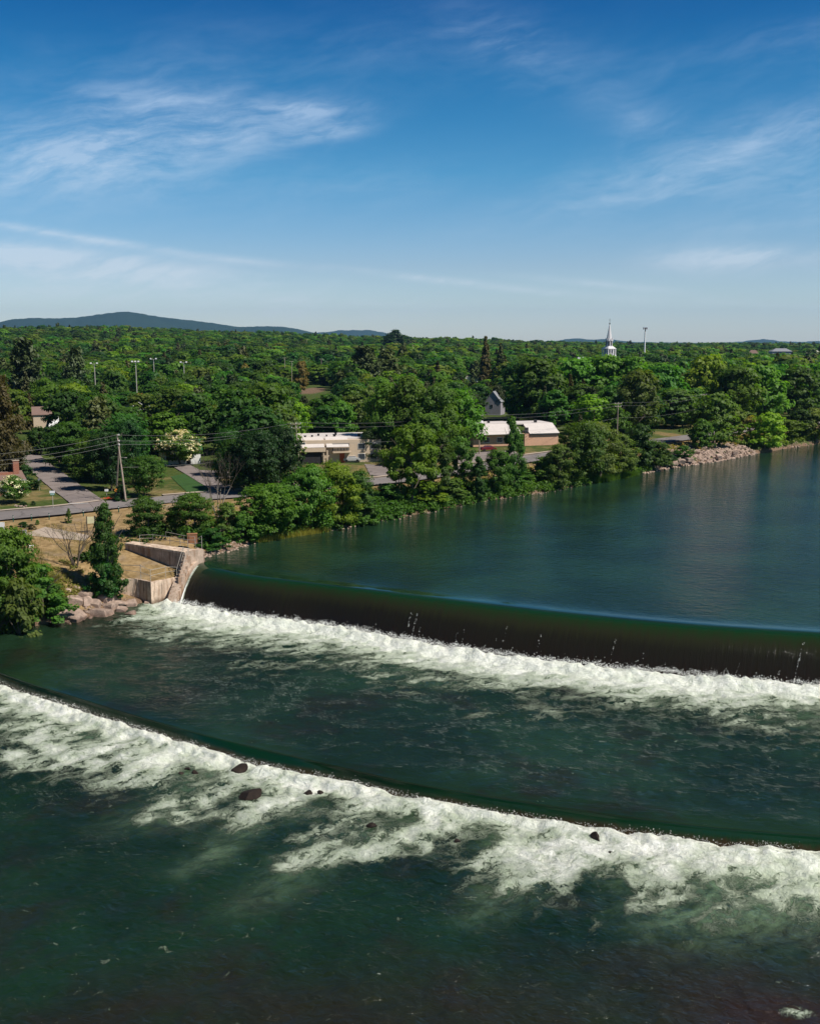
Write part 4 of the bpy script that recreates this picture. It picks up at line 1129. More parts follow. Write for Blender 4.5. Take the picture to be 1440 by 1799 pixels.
# blossoming trees
def blossom_tree(px, base, top, wpx, label, n, amount_top):
    o = tree(px, base, top, wpx, 'spread', 'mid', label, lod='near')
    o.name = 'blossoming_tree'
    r_ = np.random.default_rng(px)
    V0, F0, _ = crown('spread', 5000, 0.34, 991)
    C0 = V0.reshape(-1, 4, 3).mean(1)
    rad = np.hypot(C0[:, 0], C0[:, 1]) / 5.0 + (C0[:, 2] / 12) ** 2 * 0.9
    sel = C0[(rad > 0.62) & (r_.random(len(C0)) < amount_top)]
    cl = sel[r_.integers(0, len(sel), n // 9)]
    Cc = np.repeat(cl, 9, axis=0) + r_.normal(size=(len(cl) * 9, 3)) * 0.24
    out = Cc - np.array([0, 0, 5.0])
    out = out / (np.linalg.norm(out, axis=1)[:, None]) * 0.35
    V, Fc, Tn = cards(Cc + out, out * 2 + r_.normal(size=Cc.shape) * 0.4 + np.array([0, 0, 0.3]), 0.34, 1.2, 5)
    me = mesh_np('blossom', V, Fc, LM['cream']); fattr(me, 'tone', Tn, 'FACE')
    b = link('blossom', me, o); b['kind'] = 'stuff'
    return o
blossom_tree(320, 818, 756, 78, 'large tree covered in cream blossom in front of the white house', 4600, 0.95)
blossom_tree(27, 884, 833, 52, 'small rounded tree with cream flower heads on the lawn by the brick house', 1500, 0.5)
# bare trees
def bare_tree(px, base, top, wpx, label, seed, n_main, mat=None, foliage=None):
    p = gp(px, base); dist = math.hypot(p.x, p.y)
    h = CAM_H + ray(px, top).z / math.hypot(ray(px, top).x, ray(px, top).y) * dist - p.z
    wd = wpx / F * dist
    r_ = random.Random(seed); m = MB(); tw = MB()
    def grow(a, d, ln, r0, lev):
        b = a + d * ln
        (m if lev < 2 else tw).tube(a, b, r0, r0 * 0.68, 5 if lev < 2 else 3)
        if lev >= 5: return
        for _ in range(2 if lev < 2 else r_.choice((2, 2, 3))):
            nd = (d + Vector((r_.gauss(0, .33), r_.gauss(0, .33), r_.gauss(0.10, .16)))).normalized()
            grow(b, nd, ln * r_.uniform(.62, .86), r0 * 0.62, lev + 1)
    for i in range(n_main):
        a = 6.28 * i / n_main + r_.random()
        lean = wd / h * r_.uniform(0.25, 0.62)
        d = Vector((math.cos(a) * lean, math.sin(a) * lean, 1)).normalized()
        grow(Vector((math.cos(a) * .15, math.sin(a) * .15, -0.3)), d, h * 0.29, 0.11, 0)
    o = empty('bare_tree', (p.x, p.y, p.z)); tag(o, label, 'tree')
    m.build('trunk', mat or M_barkpale, o); tb = tw.build('twigs', LM['twig'], o); tb['kind'] = 'stuff'
    return o
bare_tree(134, 996, 908, 62, 'leafless many stemmed tree on the dry lawn beside the pointed poplar', 4, 6, M_bark)
bare_tree(384, 915, 792, 66, 'tall bare dead tree left of the bank thicket', 9, 5)
bare_tree(700, 870, 770, 30, 'thin leafless stems inside the airy bank trees', 12, 3)

# ------------------------------------------------------------------ the wood, tree by tree
# sight lines that stay open in the photograph: (x0, x1, y0, y1, distance)
WIN = [(112, 192, 860, 893, 190), (70, 152, 832, 872, 215), (40, 112, 800, 842, 250), (26, 64, 780, 806, 290), (-50, 240, 882, 940, 200),
       (536, 650, 746, 812, 262), (655, 700, 800, 850, 240), (848, 974, 718, 778, 350), (856, 882, 688, 724, 405), (56, 92, 704, 757, 342), (-10, 20, 800, 865, 205),
       (280, 360, 756, 818, 240), (296, 405, 818, 862, 230), (640, 720, 815, 850, 235), (1062, 1082, 560, 621, 690), (1129, 1137, 572, 604, 890), (1057, 1084, 600, 619, 690),
       (159, 168, 640, 668, 520), (235, 242, 636, 680, 520), (267, 274, 630, 645, 520), (318, 328, 637, 655, 520), (496, 505, 628, 662, 640), (510, 518, 633, 668, 640), (561, 570, 630, 666, 640),
       (530, 562, 674, 700, 560), (284, 362, 758, 812, 250), (1160, 1215, 748, 790, 330), (1078, 1088, 706, 745, 315), (1348, 1358, 676, 720, 395), (838, 846, 728, 800, 272), (228, 254, 696, 720, 410),
       (818, 848, 650, 668, 676), (1014, 1026, 631, 641, 970), (690, 706, 574, 596, 1600), (1422, 1450, 684, 716, 475), (1352, 1395, 610, 621, 1300), (845, 885, 586, 660, 480), (992, 1034, 655, 720, 330),
       (820, 865, 770, 800, 270), (110, 117, 754, 792, 260), (300, 345, 700, 756, 225), (270, 300, 764, 780, 245)]
EXC = [(tuple(gp(590, 790)[:2]), 22), (tuple(gp(930, 765)[:2]), 20), (tuple(gp(880, 770)[:2]), 16), (tuple(gp(869, 722)[:2]), 9), (tuple(gp(76, 760)[:2]), 9), (tuple(gp(0, 868)[:2]), 13), (tuple(gp(315, 812)[:2]), 10),
       (tuple(gp(345, 840)[:2]), 16), (tuple(gp(240, 735)[:2]), 7), (tuple(at(1071, 630, 8)[:2]), 30), (tuple(gp(548, 686)[:2]), 22), (tuple(gp(1185, 765)[:2]), 13), (tuple(gp(860, 805)[:2]), 14), (tuple(gp(20, 880)[:2]), 14)]
def open_view(x, y, z0, zt, wd):
    d = math.hypot(x, y)
    pxc, pyt = proj(x, y, zt); _, pyb = proj(x, y, z0)
    hw = wd * 0.5 * F / max(y, 1)
    for x0, x1, y0, y1, D in WIN:
        if d < D and pxc + hw > x0 and pxc - hw < x1 and pyt < y1 - 2 and pyb > y0: return False
    return True
cand = []
s = 9.6
yy = 165.0
while yy < 560:
    xx = -0.62 * yy - 25
    while xx < 0.62 * yy + 40:
        cand.append((xx + random.uniform(-.42, .42) * s, yy + random.uniform(-.42, .42) * s))
        xx += s
    yy += s; s = 9.6 + (yy - 165) * 0.010
CA_ = np.array(cand)
ds = polydist(CA_[:, 0], CA_[:, 1], LOW + JOIN + UP); dm_ = polydist(CA_[:, 0], CA_[:, 1], MAIN); dsd = polydist(CA_[:, 0], CA_[:, 1], SIDE)
ok = inside(CA_[:, 0], CA_[:, 1], LANDPOLY) & (ds > 9) & (dm_ > 7.5) & (dsd > 7.5)
hz = H(CA_[:, 0], CA_[:, 1])
# the strip between road and river stays as planted above; the wood begins beyond the road
beyond = np.array([inside(np.array([x]), np.array([y]), MAIN + [(16000, 16000), (-16000, 16000)])[0] for x, y in cand])
far_pts = []
zones = [(-200, 150, 'beyond the side street at the left'), (150, 420, 'behind the double wooden pole and blossoming tree'), (420, 640, 'behind the cream apartment building'),
         (640, 860, 'left of the grey gabled house'), (860, 1100, 'around the church steeple'), (1100, 1290, 'behind the park lawn at right'), (1290, 1700, 'at the right edge beyond the last pole')]
kinds = [('round', 'mid', 'mid green rounded tree', 5), ('round', 'deep', 'deep green rounded tree', 5), ('round', 'dark', 'dark green shady tree', 3), ('oval', 'fresh', 'bright green tall oval tree', 3), ('oval', 'olive', 'olive green loose tree', 3),
         ('spruce', 'spruce', 'dark brownish spruce', 1), ('pine', 'pine', 'dark ragged pine', 1), ('round', 'lime', 'yellow green rounded tree', 1)]
n_ind = 0
WOOD = []
order = sorted(range(len(cand)), key=lambda i: cand[i][0] ** 2 + cand[i][1] ** 2)
for i in order:
    if not (ok[i] and beyond[i]): continue
    x, y = cand[i]
    pxc, _ = proj(x, y, 5)
    if pxc < -130 or pxc > 1560: continue
    if any(math.hypot(x - c[0], y - c[1]) < r for c, r in EXC): continue
    d = math.hypot(x, y)
    hgt = random.uniform(9.5, 15.5) * (0.85 if d < 230 else 1)
    if pxc > 860: hgt *= 1.12
    wd = hgt * random.uniform(0.72, 0.95)
    if any(math.hypot(x - a, y - b) < r + wd * 0.22 for a, b, r in OCC): continue
    z = hz[i]
    if not open_view(x, y, z, z + hgt, wd):
        hgt *= 0.6; wd *= 0.8
        if not open_view(x, y, z, z + hgt, wd): continue
    con = (pxc < 90 and d > 300) or (790 < pxc < 880 and d > 380) or (590 < pxc < 760 and d > 420)
    if pxc > 860: kinds_w = {'fresh': 3, 'lime': 3, 'dark': .4}
    else: kinds_w = {}
    wts = [k[3] * kinds_w.get(k[1], 1) * (7 if con and k[0] in ('spruce', 'pine') else 1) for k in kinds]
    kd = random.choices(kinds, wts)[0]
    if kd[0] in ('spruce', 'pine'): wd *= 0.7; hgt *= 1.2
    if n_ind < 215:
        zn = next(zt_[2] for zt_ in zones if zt_[0] <= pxc < zt_[1]) if -200 <= pxc < 1700 else zones[-1][2]
        lab = kd[2] + ' in the wood ' + zn
        wo_ = place_tree((x, y, z), hgt, wd, kd[0], kd[1], 'mid', lab, group='trees of the wood beyond the road')
        WOOD.append((wo_, kd[2], pxc, d, hgt))
        n_ind += 1
        if n_ind == 215: print('individual trees reach', d)
    else:
        far_pts.append((x, y, z, wd / 10.0, hgt / 12.0, kinds.index(kd)))
# beyond that the wood reads as one mass
yy = 560.0
while yy < 3400:
    s = 11.0 + (yy - 560) * 0.006
    xs = np.arange(-0.47 * yy, 0.47 * yy + 60, s)
    X = xs + rng.uniform(-.45, .45, len(xs)) * s; Y = yy + rng.uniform(-.45, .45, len(xs)) * s
    okk = inside(X, Y, LANDPOLY) & (polydist(X, Y, UP) > 10)
    Zz = H(X, Y)
    for x, y, z in zip(X[okk], Y[okk], Zz[okk]):
        hgt = random.uniform(10, 15.5) * (0.72 + 0.62 * float(vnoise(np.array([x / 70]), np.array([y / 110]), 3)[0])); wd = random.uniform(12, 20)
        if any(math.hypot(x - c[0], y - c[1]) < r for c, r in EXC): continue
        if not open_view(x, y, z, z + hgt, wd): 
            hgt *= 0.5; wd *= 0.7
            if not open_view(x, y, z, z + hgt, wd): continue
        k = random.choices(range(len(kinds)), [k[3] for k in kinds])[0]
        if kinds[k][0] in ('spruce', 'pine'): wd *= .7; hgt *= 1.15
        far_pts.append((x, y, z, wd / 10.0, hgt / 12.0, k))
    yy += s
LMK = [(8, 'huge edge conifer'), (76, 'white gabled house'), (113, 'small street pole'), (166, 'leftmost floodlight pole'), (210, 'double wooden pole'), (241, 'red roofed house'), (270, 'farthest floodlight pole'), (320, 'large blossoming tree'),
       (385, 'tall bare tree'), (430, 'small yellowish tree'), (501, 'far pole pair'), (528, 'transformer pole'), (565, 'single far pole'), (600, 'cream apartment building'), (640, 'dark spreading pine'), (697, 'lone skyline tree'),
       (722, 'tall airy birch'), (770, 'big forked tree'), (832, 'white low house'), (869, 'grey gabled house'), (935, 'pale roofed building'), (1010, 'brown spruce pair'), (1071, 'church steeple'), (1133, 'tall white mast'),
       (1185, 'park lawn'), (1228, 'bright lime tree'), (1290, 'stone slope'), (1353, 'last wooden pole'), (1435, 'brown roofed house')]
dd_ = sorted(w_[3] for w_ in WOOD); q1, q2 = dd_[len(dd_) // 3], dd_[2 * len(dd_) // 3]
named = {}
for o_, kd_, px_, d_, h_ in WOOD:
    lx, ln_ = min(LMK, key=lambda m_: abs(m_[0] - px_))
    side = 'right of the' if px_ - lx > 14 else 'left of the' if px_ - lx < -14 else 'in line with the'
    named.setdefault((kd_, side + ' ' + ln_, 'front rows' if d_ < q1 else 'middle rows' if d_ < q2 else 'far rows'), []).append((px_, h_, o_))
for (kd_, where, dep), l_ in named.items():
    l_.sort(key=lambda r_: r_[0])
    for i_, (px_, h_, o_) in enumerate(l_):
        pre = '' if len(l_) == 1 else ('left ' if i_ == 0 else 'right ') if len(l_) == 2 else ('leftmost ', 'second from left ', 'third from left ', 'fourth from left ', 'fifth from left ')[min(i_, 4)]
        o_['label'] = pre + kd_ + ' ' + where + ', ' + dep
print('far trees', len(far_pts))
def instance_cloud(name, pts, meshes, label, cat):
    """one object that scatters the given meshes over its points"""
    A = np.array(pts)
    me = bpy.data.meshes.new(name)
    me.vertices.add(len(A)); me.vertices.foreach_set('co', A[:, :3].astype(np.float32).ravel())
    for nm, vals in (('sw', A[:, 3]), ('shh', A[:, 4])): fattr(me, nm, vals)
    ai = me.attributes.new('pick', 'INT', 'POINT'); ai.data.foreach_set('value', A[:, 5].astype(np.int32))
    o = link(name, me)
    ng = bpy.data.node_groups.new(name + '_scatter', 'GeometryNodeTree')
    ng.interface.new_socket('Geometry', in_out='INPUT', socket_type='NodeSocketGeometry')
    ng.interface.new_socket('Geometry', in_out='OUTPUT', socket_type='NodeSocketGeometry')
    N = ng.nodes; L = ng.links
    gi, go = N.new('NodeGroupInput'), N.new('NodeGroupOutput')
    g2i = N.new('GeometryNodeGeometryToInstance')
    for ob in reversed(meshes):
        oi = N.new('GeometryNodeObjectInfo'); oi.inputs['Object'].default_value = ob; oi.transform_space = 'ORIGINAL'
        L.new(oi.outputs['Geometry'], g2i.inputs[0])
    iop = N.new('GeometryNodeInstanceOnPoints')
    m2p = N.new('GeometryNodeMeshToPoints')
    L.new(gi.outputs[0], m2p.inputs[0]); L.new(m2p.outputs[0], iop.inputs['Points']); L.new(g2i.outputs[0], iop.inputs['Instance'])
    iop.inputs['Pick Instance'].default_value = True
    def na(nm, typ='FLOAT'):
        a = N.new('GeometryNodeInputNamedAttribute'); a.data_type = typ; a.inputs['Name'].default_value = nm; return a.outputs['Attribute']
    L.new(na('pick', 'INT'), iop.inputs['Instance Index'])
    cx = N.new('ShaderNodeCombineXYZ'); a = na('sw'); L.new(a, cx.inputs[0]); L.new(a, cx.inputs[1]); L.new(na('shh'), cx.inputs[2])
    L.new(cx.outputs[0], iop.inputs['Scale'])
    rv = N.new('FunctionNodeRandomValue'); rv.data_type = 'FLOAT'; rv.inputs[3].default_value = 6.28
    cr = N.new('ShaderNodeCombineXYZ'); L.new(rv.outputs[1], cr.inputs[2]); L.new(cr.outputs[0], iop.inputs['Rotation'])
    L.new(iop.outputs[0], go.inputs[0])
    md = o.modifiers.new('scatter', 'NODES'); md.node_group = ng
    return tag(o, label, cat, kind='stuff')
def inst_src(kind, leaf):
    """the crown of a tree standing in the wood supplies the shape for the far-off mass"""
    V, Fc, Tn = crown(kind, 1500, 0.9, 300 + sum(map(ord, kind + leaf)))
    me = mesh_np('crown', V, Fc, LM[leaf]); fattr(me, 'tone', Tn, 'FACE')
    return me
srcs = []
A = np.array(far_pts)
for k, kd in enumerate(kinds):
    # one real tree of each kind at the near rim of the mass carries the shared crown mesh
    j = [i for i, q in enumerate(far_pts) if q and q[5] == k and abs(q[0] / q[1]) < 0.35][4]
    q = far_pts[j]
    pxc, _ = proj(q[0], q[1], q[2])
    zn = next(z_[2] for z_ in zones if z_[0] <= pxc < z_[1])
    o = empty({'spruce': 'spruce_tree', 'pine': 'pine_tree'}.get(kd[0], 'broadleaf_tree'), q[:3]); o.scale = (q[3], q[3], q[4])
    tag(o, kd[2] + ' far back ' + zn, 'tree')
    srcs.append(link('crown', inst_src(kd[0], kd[1]), o)); link('trunk', trunk_mesh(kd[0], k), o)
    far_pts[j] = None
far_pts = [q for q in far_pts if q]
instance_cloud('distant_wood', far_pts, srcs, 'distant wood stretching to the horizon as one green mass', 'wood')

# ------------------------------------------------------------------ undergrowth, reeds, weeds
def strip_pts(n, pxr, smin, smax, poly=UP):
    C = resample(poly, 0.8)
    T_ = np.gradient(C, axis=0); T_ /= np.linalg.norm(T_, axis=1)[:, None]
    N_ = np.stack([-T_[:, 1], T_[:, 0]], 1)
    pj = np.array([proj(x, y, ZL if poly is LOW else 0)[0] for x, y in C])
    idx = np.where((pj > pxr[0]) & (pj < pxr[1]))[0]
    i = idx[rng.integers(0, len(idx), n)]
    s_ = rng.uniform(smin, smax, n)
    return C[i] + N_[i] * s_[:, None] + rng.normal(size=(n, 2)) * 0.3
def leaf_mass(name, XY, hmax, size, mat, label, per=26, spread=0.9):
    m_ = len(XY)
    z = H(XY[:, 0], XY[:, 1]); hh = hmax * (0.4 + 0.6 * rng.random(m_))
    g = rng.normal(size=(m_, per, 3)); g /= np.linalg.norm(g, axis=2)[..., None]; g *= (rng.random((m_, per)) ** .5)[..., None]
    C = np.stack([XY[:, 0], XY[:, 1], z + hh * 0.45], 1)[:, None, :] + g * np.stack([np.full(m_, spread), np.full(m_, spread), hh * 0.55], 1)[:, None, :]
    nr = g + np.array([0, 0, 0.8]) + rng.normal(size=g.shape) * .4
    V, Fc, Tn = cards(C.reshape(-1, 3), nr.reshape(-1, 3), size, 1.5, 77, np.clip(0.3 + 0.4 * g[..., 2].ravel() + 0.3 * rng.random(m_ * per), 0, 1))  # tops of the leaf clumps lightened in colour as if sunlit
    me = mesh_np(name, V, Fc, LM[mat]); fattr(me, 'tone', Tn, 'FACE')
    return tag(link(name, me), label, 'undergrowth', kind='stuff')
P1 = np.vstack([strip_pts(1500, (375, 1160), 1.6, 8.0), strip_pts(620, (440, 1150), 0.2, 2.0)])
leaf_mass('undergrowth', P1, 2.2, 0.36, 'mid', 'leafy brush covering the river bank', 24, 0.9)
P2 = strip_pts(500, (1330, 1520), 1.6, 8.0)
leaf_mass('undergrowth', P2, 2.2, 0.42, 'olive', 'leafy brush covering the bank at the right', 24, 1.0)
P3_ = strip_pts(500, (400, 1330), 6, 15)
leaf_mass('undergrowth', P3_, 1.5, 0.34, 'yellow', 'dry yellowish scrub between the bank and the road', 16, 0.9)
P4 = strip_pts(420, (-250, 95), 0.8, 13, LOW)
leaf_mass('undergrowth', P4, 2.0, 0.3, 'mid', 'leafy brush covering the lower left bank', 24, 0.8)
PX = strip_pts(330, (235, 420), 9, 17, JOIN[1:] + UP)
leaf_mass('undergrowth', PX, 1.6, 0.3, 'deep', 'dark brush behind the railing of the concrete platform', 24, 0.8)  # deep leaf colour stands for the shade under the trees here
P5 = strip_pts(420, (90, 215), 4.5, 13, LOW)
leaf_mass('undergrowth', P5, 0.7, 0.2, 'yellow', 'dry yellowish weeds on the slope above the rocks', 10, 0.6)
def reeds(name, XY, h, mat, label):
    m_ = len(XY); z = np.maximum(H(XY[:, 0], XY[:, 1]), -0.1)
    lean = rng.normal(size=(m_, 2)) * 0.16 * h; hh = h * (0.6 + 0.5 * rng.random(m_)); a = rng.random(m_) * 6.28
    b0 = np.stack([XY[:, 0] - np.cos(a) * .035, XY[:, 1] - np.sin(a) * .035, z - .1], 1); b1_ = np.stack([XY[:, 0] + np.cos(a) * .035, XY[:, 1] + np.sin(a) * .035, z - .1], 1)
    tp = np.stack([XY[:, 0] + lean[:, 0], XY[:, 1] + lean[:, 1], z + hh], 1)
    V = np.stack([b0, b1_, tp], 1).reshape(-1, 3)
    me = mesh_np(name, V, np.arange(3 * m_).reshape(m_, 3), LM[mat]); fattr(me, 'tone', rng.random(m_), 'FACE')
    return tag(link(name, me), label, 'reeds', kind='stuff')
reeds('reeds', strip_pts(7000, (1045, 1118), -0.6, 1.6), 1.7, 'fresh', 'pale green reeds at the waterline below the bank trees')
reeds('reeds', strip_pts(6000, (455, 575), -0.3, 1.2), 1.1, 'yellow', 'thin strip of pale grass at the waterline left of centre')
reeds('dry_grass', np.vstack([strip_pts(16000, (-40, 250), 8, 34, LOW), strip_pts(6000, (380, 700), 8, 18)]), 0.33, 'yellow', 'dry tufted grass on the river lawns')

# ------------------------------------------------------------------ abutment
def face_prism(name, p0, p1, thick, z0, z1a, z1b, mat, parent, side=1):
    """a wall from p0 to p1 (front face), thickness towards the left of travel * side"""
    a, b = Vector(p0[:2]), Vector(p1[:2]); d = (b - a).normalized(); n = Vector((-d.y, d.x)) * side * thick
    poly = [tuple(a), tuple(b), tuple(b + n), tuple(a + n)]
    zt = [z1a, z1b, z1b, z1a]
    if side < 0: poly = poly[::-1]; zt = zt[::-1]
    return MB().prism(poly, z0, zt).build(name, mat, parent)
A2, B2, C2_ = Vector(A_[:2]), Vector(B_[:2]), Vector(C_[:2])
ab = empty('abutment', (B_[0], B_[1], ZL)); tag(ab, 'stained concrete dam abutment with a raised platform and lower retaining walls', 'abutment')
inv = Vector(ab.location)
def child(o):      # parts built in world coordinates
    o.parent = ab; o.matrix_parent_inverse = Matrix.Translation(-inv); return o
dAB = (B2 - A2).normalized(); nAB = Vector((-dAB.y, dAB.x))
dBC = (C2_ - B2).normalized(); nBC = Vector((-dBC.y, dBC.x))
Bb = B2 + nAB * 2.4; Cb = C2_ + nBC * 2.0; Ab = A2 + nAB * 1.6
child(MB().prism([tuple(A2 + nAB * .12), tuple(B2 + nAB * .12), tuple(Bb), tuple(Ab)], -3.5, 1.92).build('upper_wall', M_conc))
child(MB().prism([tuple(A2), tuple(B2 - Vector((0, .002))), tuple(Bb + nAB * .1), tuple(Ab + nAB * .1)], 1.923, 2.2).build('coping', M_concpale_lit))
child(MB().prism([tuple(B2 + Vector((.003, 0))), tuple(C2_), tuple(Cb), tuple(Bb + Vector((.003, 0)))], -6, 2.197).build('corner_block', M_conc))
child(face_prism('lower_wall', W0, W1, 0.45, -6.5, -1.15, -1.15, M_concpale_lit, None))
child(face_prism('lower_wall', (W1[0] + .01, W1[1] - .01), W2, 0.45, -6.5, -1.18, -1.18, M_conc, None))  # face turned from the sun: darker concrete carries its shade
W3f = (WE[0], WE[1])
child(face_prism('lower_wall', (W2[0] + .02, W2[1] + .01), W3f, 0.45, -6.5, -1.2, -1.2, M_concpale_lit, None))
# training wall: its sloping top follows the curve of the dam
p_a, p_b = Vector((c1[0][0] - 0.1, c1[0][1] + 1.2)), Vector((t1[0][0] - 0.25, t1[0][1] - 0.8))
tm = MB(); nseg = 14
dtr = (p_b - p_a).normalized(); ntr = Vector((dtr.y, -dtr.x)) * 1.15
if ntr.x > 0: ntr = -ntr
Vt = []
for k in range(nseg + 1):
    h = k / nseg; q = p_a.lerp(p_b, h); zt = 0.75 - 5.1 * (0.12 * h + 0.88 * h ** 1.9)
    w_ = 1.7 - 0.5 * h
    Vt += [(q.x, q.y, -6.5), (q.x, q.y, zt), (q.x + ntr.x * w_, q.y + ntr.y * w_, zt + 0.35 * (1 - h)), (q.x + ntr.x * w_, q.y + ntr.y * w_, -6.5)]
Ft = []
for k in range(nseg):
    b = 4 * k
    Ft += [(b, b + 1, b + 5, b + 4), (b + 1, b + 2, b + 6, b + 5), (b + 2, b + 3, b + 7, b + 6)]
Ft += [(0, 3, 2, 1), (4 * nseg, 4 * nseg + 1, 4 * nseg + 2, 4 * nseg + 3)]
tm.add(Vt, Ft); child(tm.build('training_wall', M_conc))
# steps block between the platform and the training wall
sb = MB()
for k in range(7):
    q = B2.lerp(Vector((W3f[0], W3f[1])), k / 7) ; zt = 1.6 - k * 0.42
    sb.box((q.x + 0.35, q.y - 0.15 - k * 0.22, (zt - 3.5) / 2), (1.1, 0.34, zt + 3.5), math.atan2(dBC.y, dBC.x))
child(sb.build('steps', M_conc))
# white trickle at the edge of the spill
tr = MB()
for k in range(14):
    h0_, h1_ = k / 14, (k + 1) / 14
    def q_(h): 
        q = Vector(c1[0]).lerp(Vector(t1[0]), h); return (q.x + 0.12, q.y - 0.05, 0.10 - 5.3 * (0.12 * h + 0.88 * h ** 2.05))
    tr.tube(q_(h0_), q_(h1_), 0.05 + 0.07 * h0_, 0.05 + 0.07 * h1_, 5)
tag(tr.build('water_streak', M_spray), 'thin white streak of water running down beside the abutment wall', 'water', kind='stuff')
# terrace of dry grass between the walls
tp = [(W0[0] - 0.4, W0[1] + .3, -1.3), (W1[0], W1[1] + .3, -1.3), (W2[0], W2[1] + .35, -1.35), (W3f[0] - .2, W3f[1] + .1, -1.3), (B2.x - .1, B2.y + .2, -0.75), (A2.x, A2.y + .3, 1.25), (A2.x - 3.0, A2.y - 2.2, 0.9)]
cxm = sum(p[0] for p in tp) / 7; cym = sum(p[1] for p in tp) / 7; czm = sum(p[2] for p in tp) / 7
Vg, Fg = [], []
rings = 8
for r_i in range(rings + 1):
    for p in tp:
        k = r_i / rings
        x_, y_ = cxm + (p[0] - cxm) * k, cym + (p[1] - cym) * k
        Vg.append((x_, y_, czm + (p[2] - czm) * k + 0.12 * (float(vnoise(np.array([x_ * 2.1]), np.array([y_ * 2.1]), 4)[0]) - .5) * (k < 1)))
for r_i in range(rings):
    for i in range(7):
        a = r_i * 7 + i; b = r_i * 7 + (i + 1) % 7
        Fg.append((a, b, b + 7, a + 7))
me = mesh_np('terrace_lawn', np.array(Vg), np.array(Fg)[:, ::-1] if False else np.array(Fg), M_ground, True)
fattr(me, 'dry', np.full(len(Vg), 0.85)); fattr(me, 'bare', np.full(len(Vg), 0.12))
tag(link('terrace_lawn', me), 'sloping dry grass terrace between the abutment walls', kind='structure')

def railing(posts, label, rails=(1.0, 0.52), r=0.035, name='railing', mat=None):
    """posts: list of (x, y, z, height)"""
    x0, y0, z0 = posts[0][:3]
    o = empty(name, (x0, y0, z0)); tag(o, label, 'railing')
    for x, y, z, h in posts:
        MB().tube((x - x0, y - y0, z - z0 - .05), (x - x0, y - y0, z - z0 + h), r * 1.25, r * 1.25, 6).build('post', mat or M_steel, o)
    for k in rails:
        m = MB()
        for a, b in zip(posts[:-1], posts[1:]):
            m.tube((a[0] - x0, a[1] - y0, a[2] - z0 + a[3] * k - 0.03), (b[0] - x0, b[1] - y0, b[2] - z0 + b[3] * k - 0.03), r, r, 5)
        m.build('rail', mat or M_steel, o)
    return o
def onp(px, py, z, h): p = at(px, py, z); return (p.x, p.y, z, h)
railing([onp(246, 951.5, 2.2, 1.05), onp(269, 952, 2.2, 1.2), onp(299, 956, 2.2, 1.15), onp(317, 958.5, 2.2, 1.15), onp(330.5, 961, 2.2, 1.15), onp(344, 962, 2.2, 1.2), onp(355, 963.5, 2.2, 1.95)],
        'galvanised railing along the top of the concrete platform')
railing([onp(292, 950.5, 2.2, 1.5), onp(324, 954, 2.2, 1.2), onp(343, 956, 2.2, 1.2)], 'second railing at the back of the concrete platform')
railing([onp(205, 1008, -1.15, 1.5), onp(248, 1018.5, -1.15, 2.3), onp(265, 1022.3, -1.18, 1.9), onp(291.5, 1015, -1.2, 1.8), onp(312, 1009, -1.2, 1.2)], 'pale railing on top of the lower retaining wall', rails=(0.93, 0.5))
railing([(B_[0] - 0.1, B_[1] - 0.2, 1.9, 1.2), (W3f[0] - 0.5, W3f[1] - 0.1, -1.2, 1.2)], 'slanted handrail beside the concrete steps of the abutment', rails=(1.0, 0.1))
railing([(B_[0] + 0.7, B_[1] - 0.3, 1.9, 1.0), (W3f[0] + 0.3, W3f[1] - 0.5, -1.0, 1.0)], 'second slanted handrail nearer the falling water', rails=(1.0,))
bx = at(337, 955, 2.2)
tag(MB().box((0, 0, 0.7), (1.5, 0.9, 1.4), 0.2).box((0, 0, 1.43), (1.6, 1.0, 0.06), 0.2).build('gate_housing', plain('rust', (0.30, 0.14, 0.07), 0.8, 0.4, 3.0), None, (bx.x, bx.y + 0.6, 2.2)), 'rusty metal housing at the right end of the platform', 'metal box')

# ------------------------------------------------------------------ rocks
def rock_mesh(seed, blocky=0.5, sub=3):
    if seed < 130: blocky = max(blocky, 0.75 if seed % 3 else blocky)
    import bmesh
    bm = bmesh.new()
    r_ = np.random.default_rng(seed)
    bmesh.ops.create_icosphere(bm, subdivisions=sub, radius=1.0)
    pl = r_.normal(size=(9, 3)); pl /= np.linalg.norm(pl, axis=1)[:, None]
    dd = 0.42 + 0.25 * r_.random(9)
    if blocky > 0.7:
        pl = np.array([(1, 0, 0), (-1, 0, 0), (0, 1, 0), (0, -1, 0), (0, 0, 1), (0, 0, -1), (.7, .2, .7), (-.6, -.4, .7), (.2, -.7, .68)]) + r_.normal(size=(9, 3)) * 0.10
        pl /= np.linalg.norm(pl, axis=1)[:, None]; dd = np.array([.62, .62, .62, .62, .6, .6, .74, .76, .78]) * (1 + r_.normal(size=9) * .05)
    for v in bm.verts:
        c = np.array(v.co)
        for _ in range(2):
            for n_, d_ in zip(pl, dd):
                e = c @ n_ - d_
                if e > 0: c = c - n_ * e
        c = c * (1 + 0.05 * (float(vnoise(np.array([c[0] * 3 + seed]), np.array([c[1] * 3 + c[2] * 2]), seed)[0]) - .5))
        v.co = c
    me = bpy.data.meshes.new('rock'); bm.to_mesh(me); bm.free()
    return me
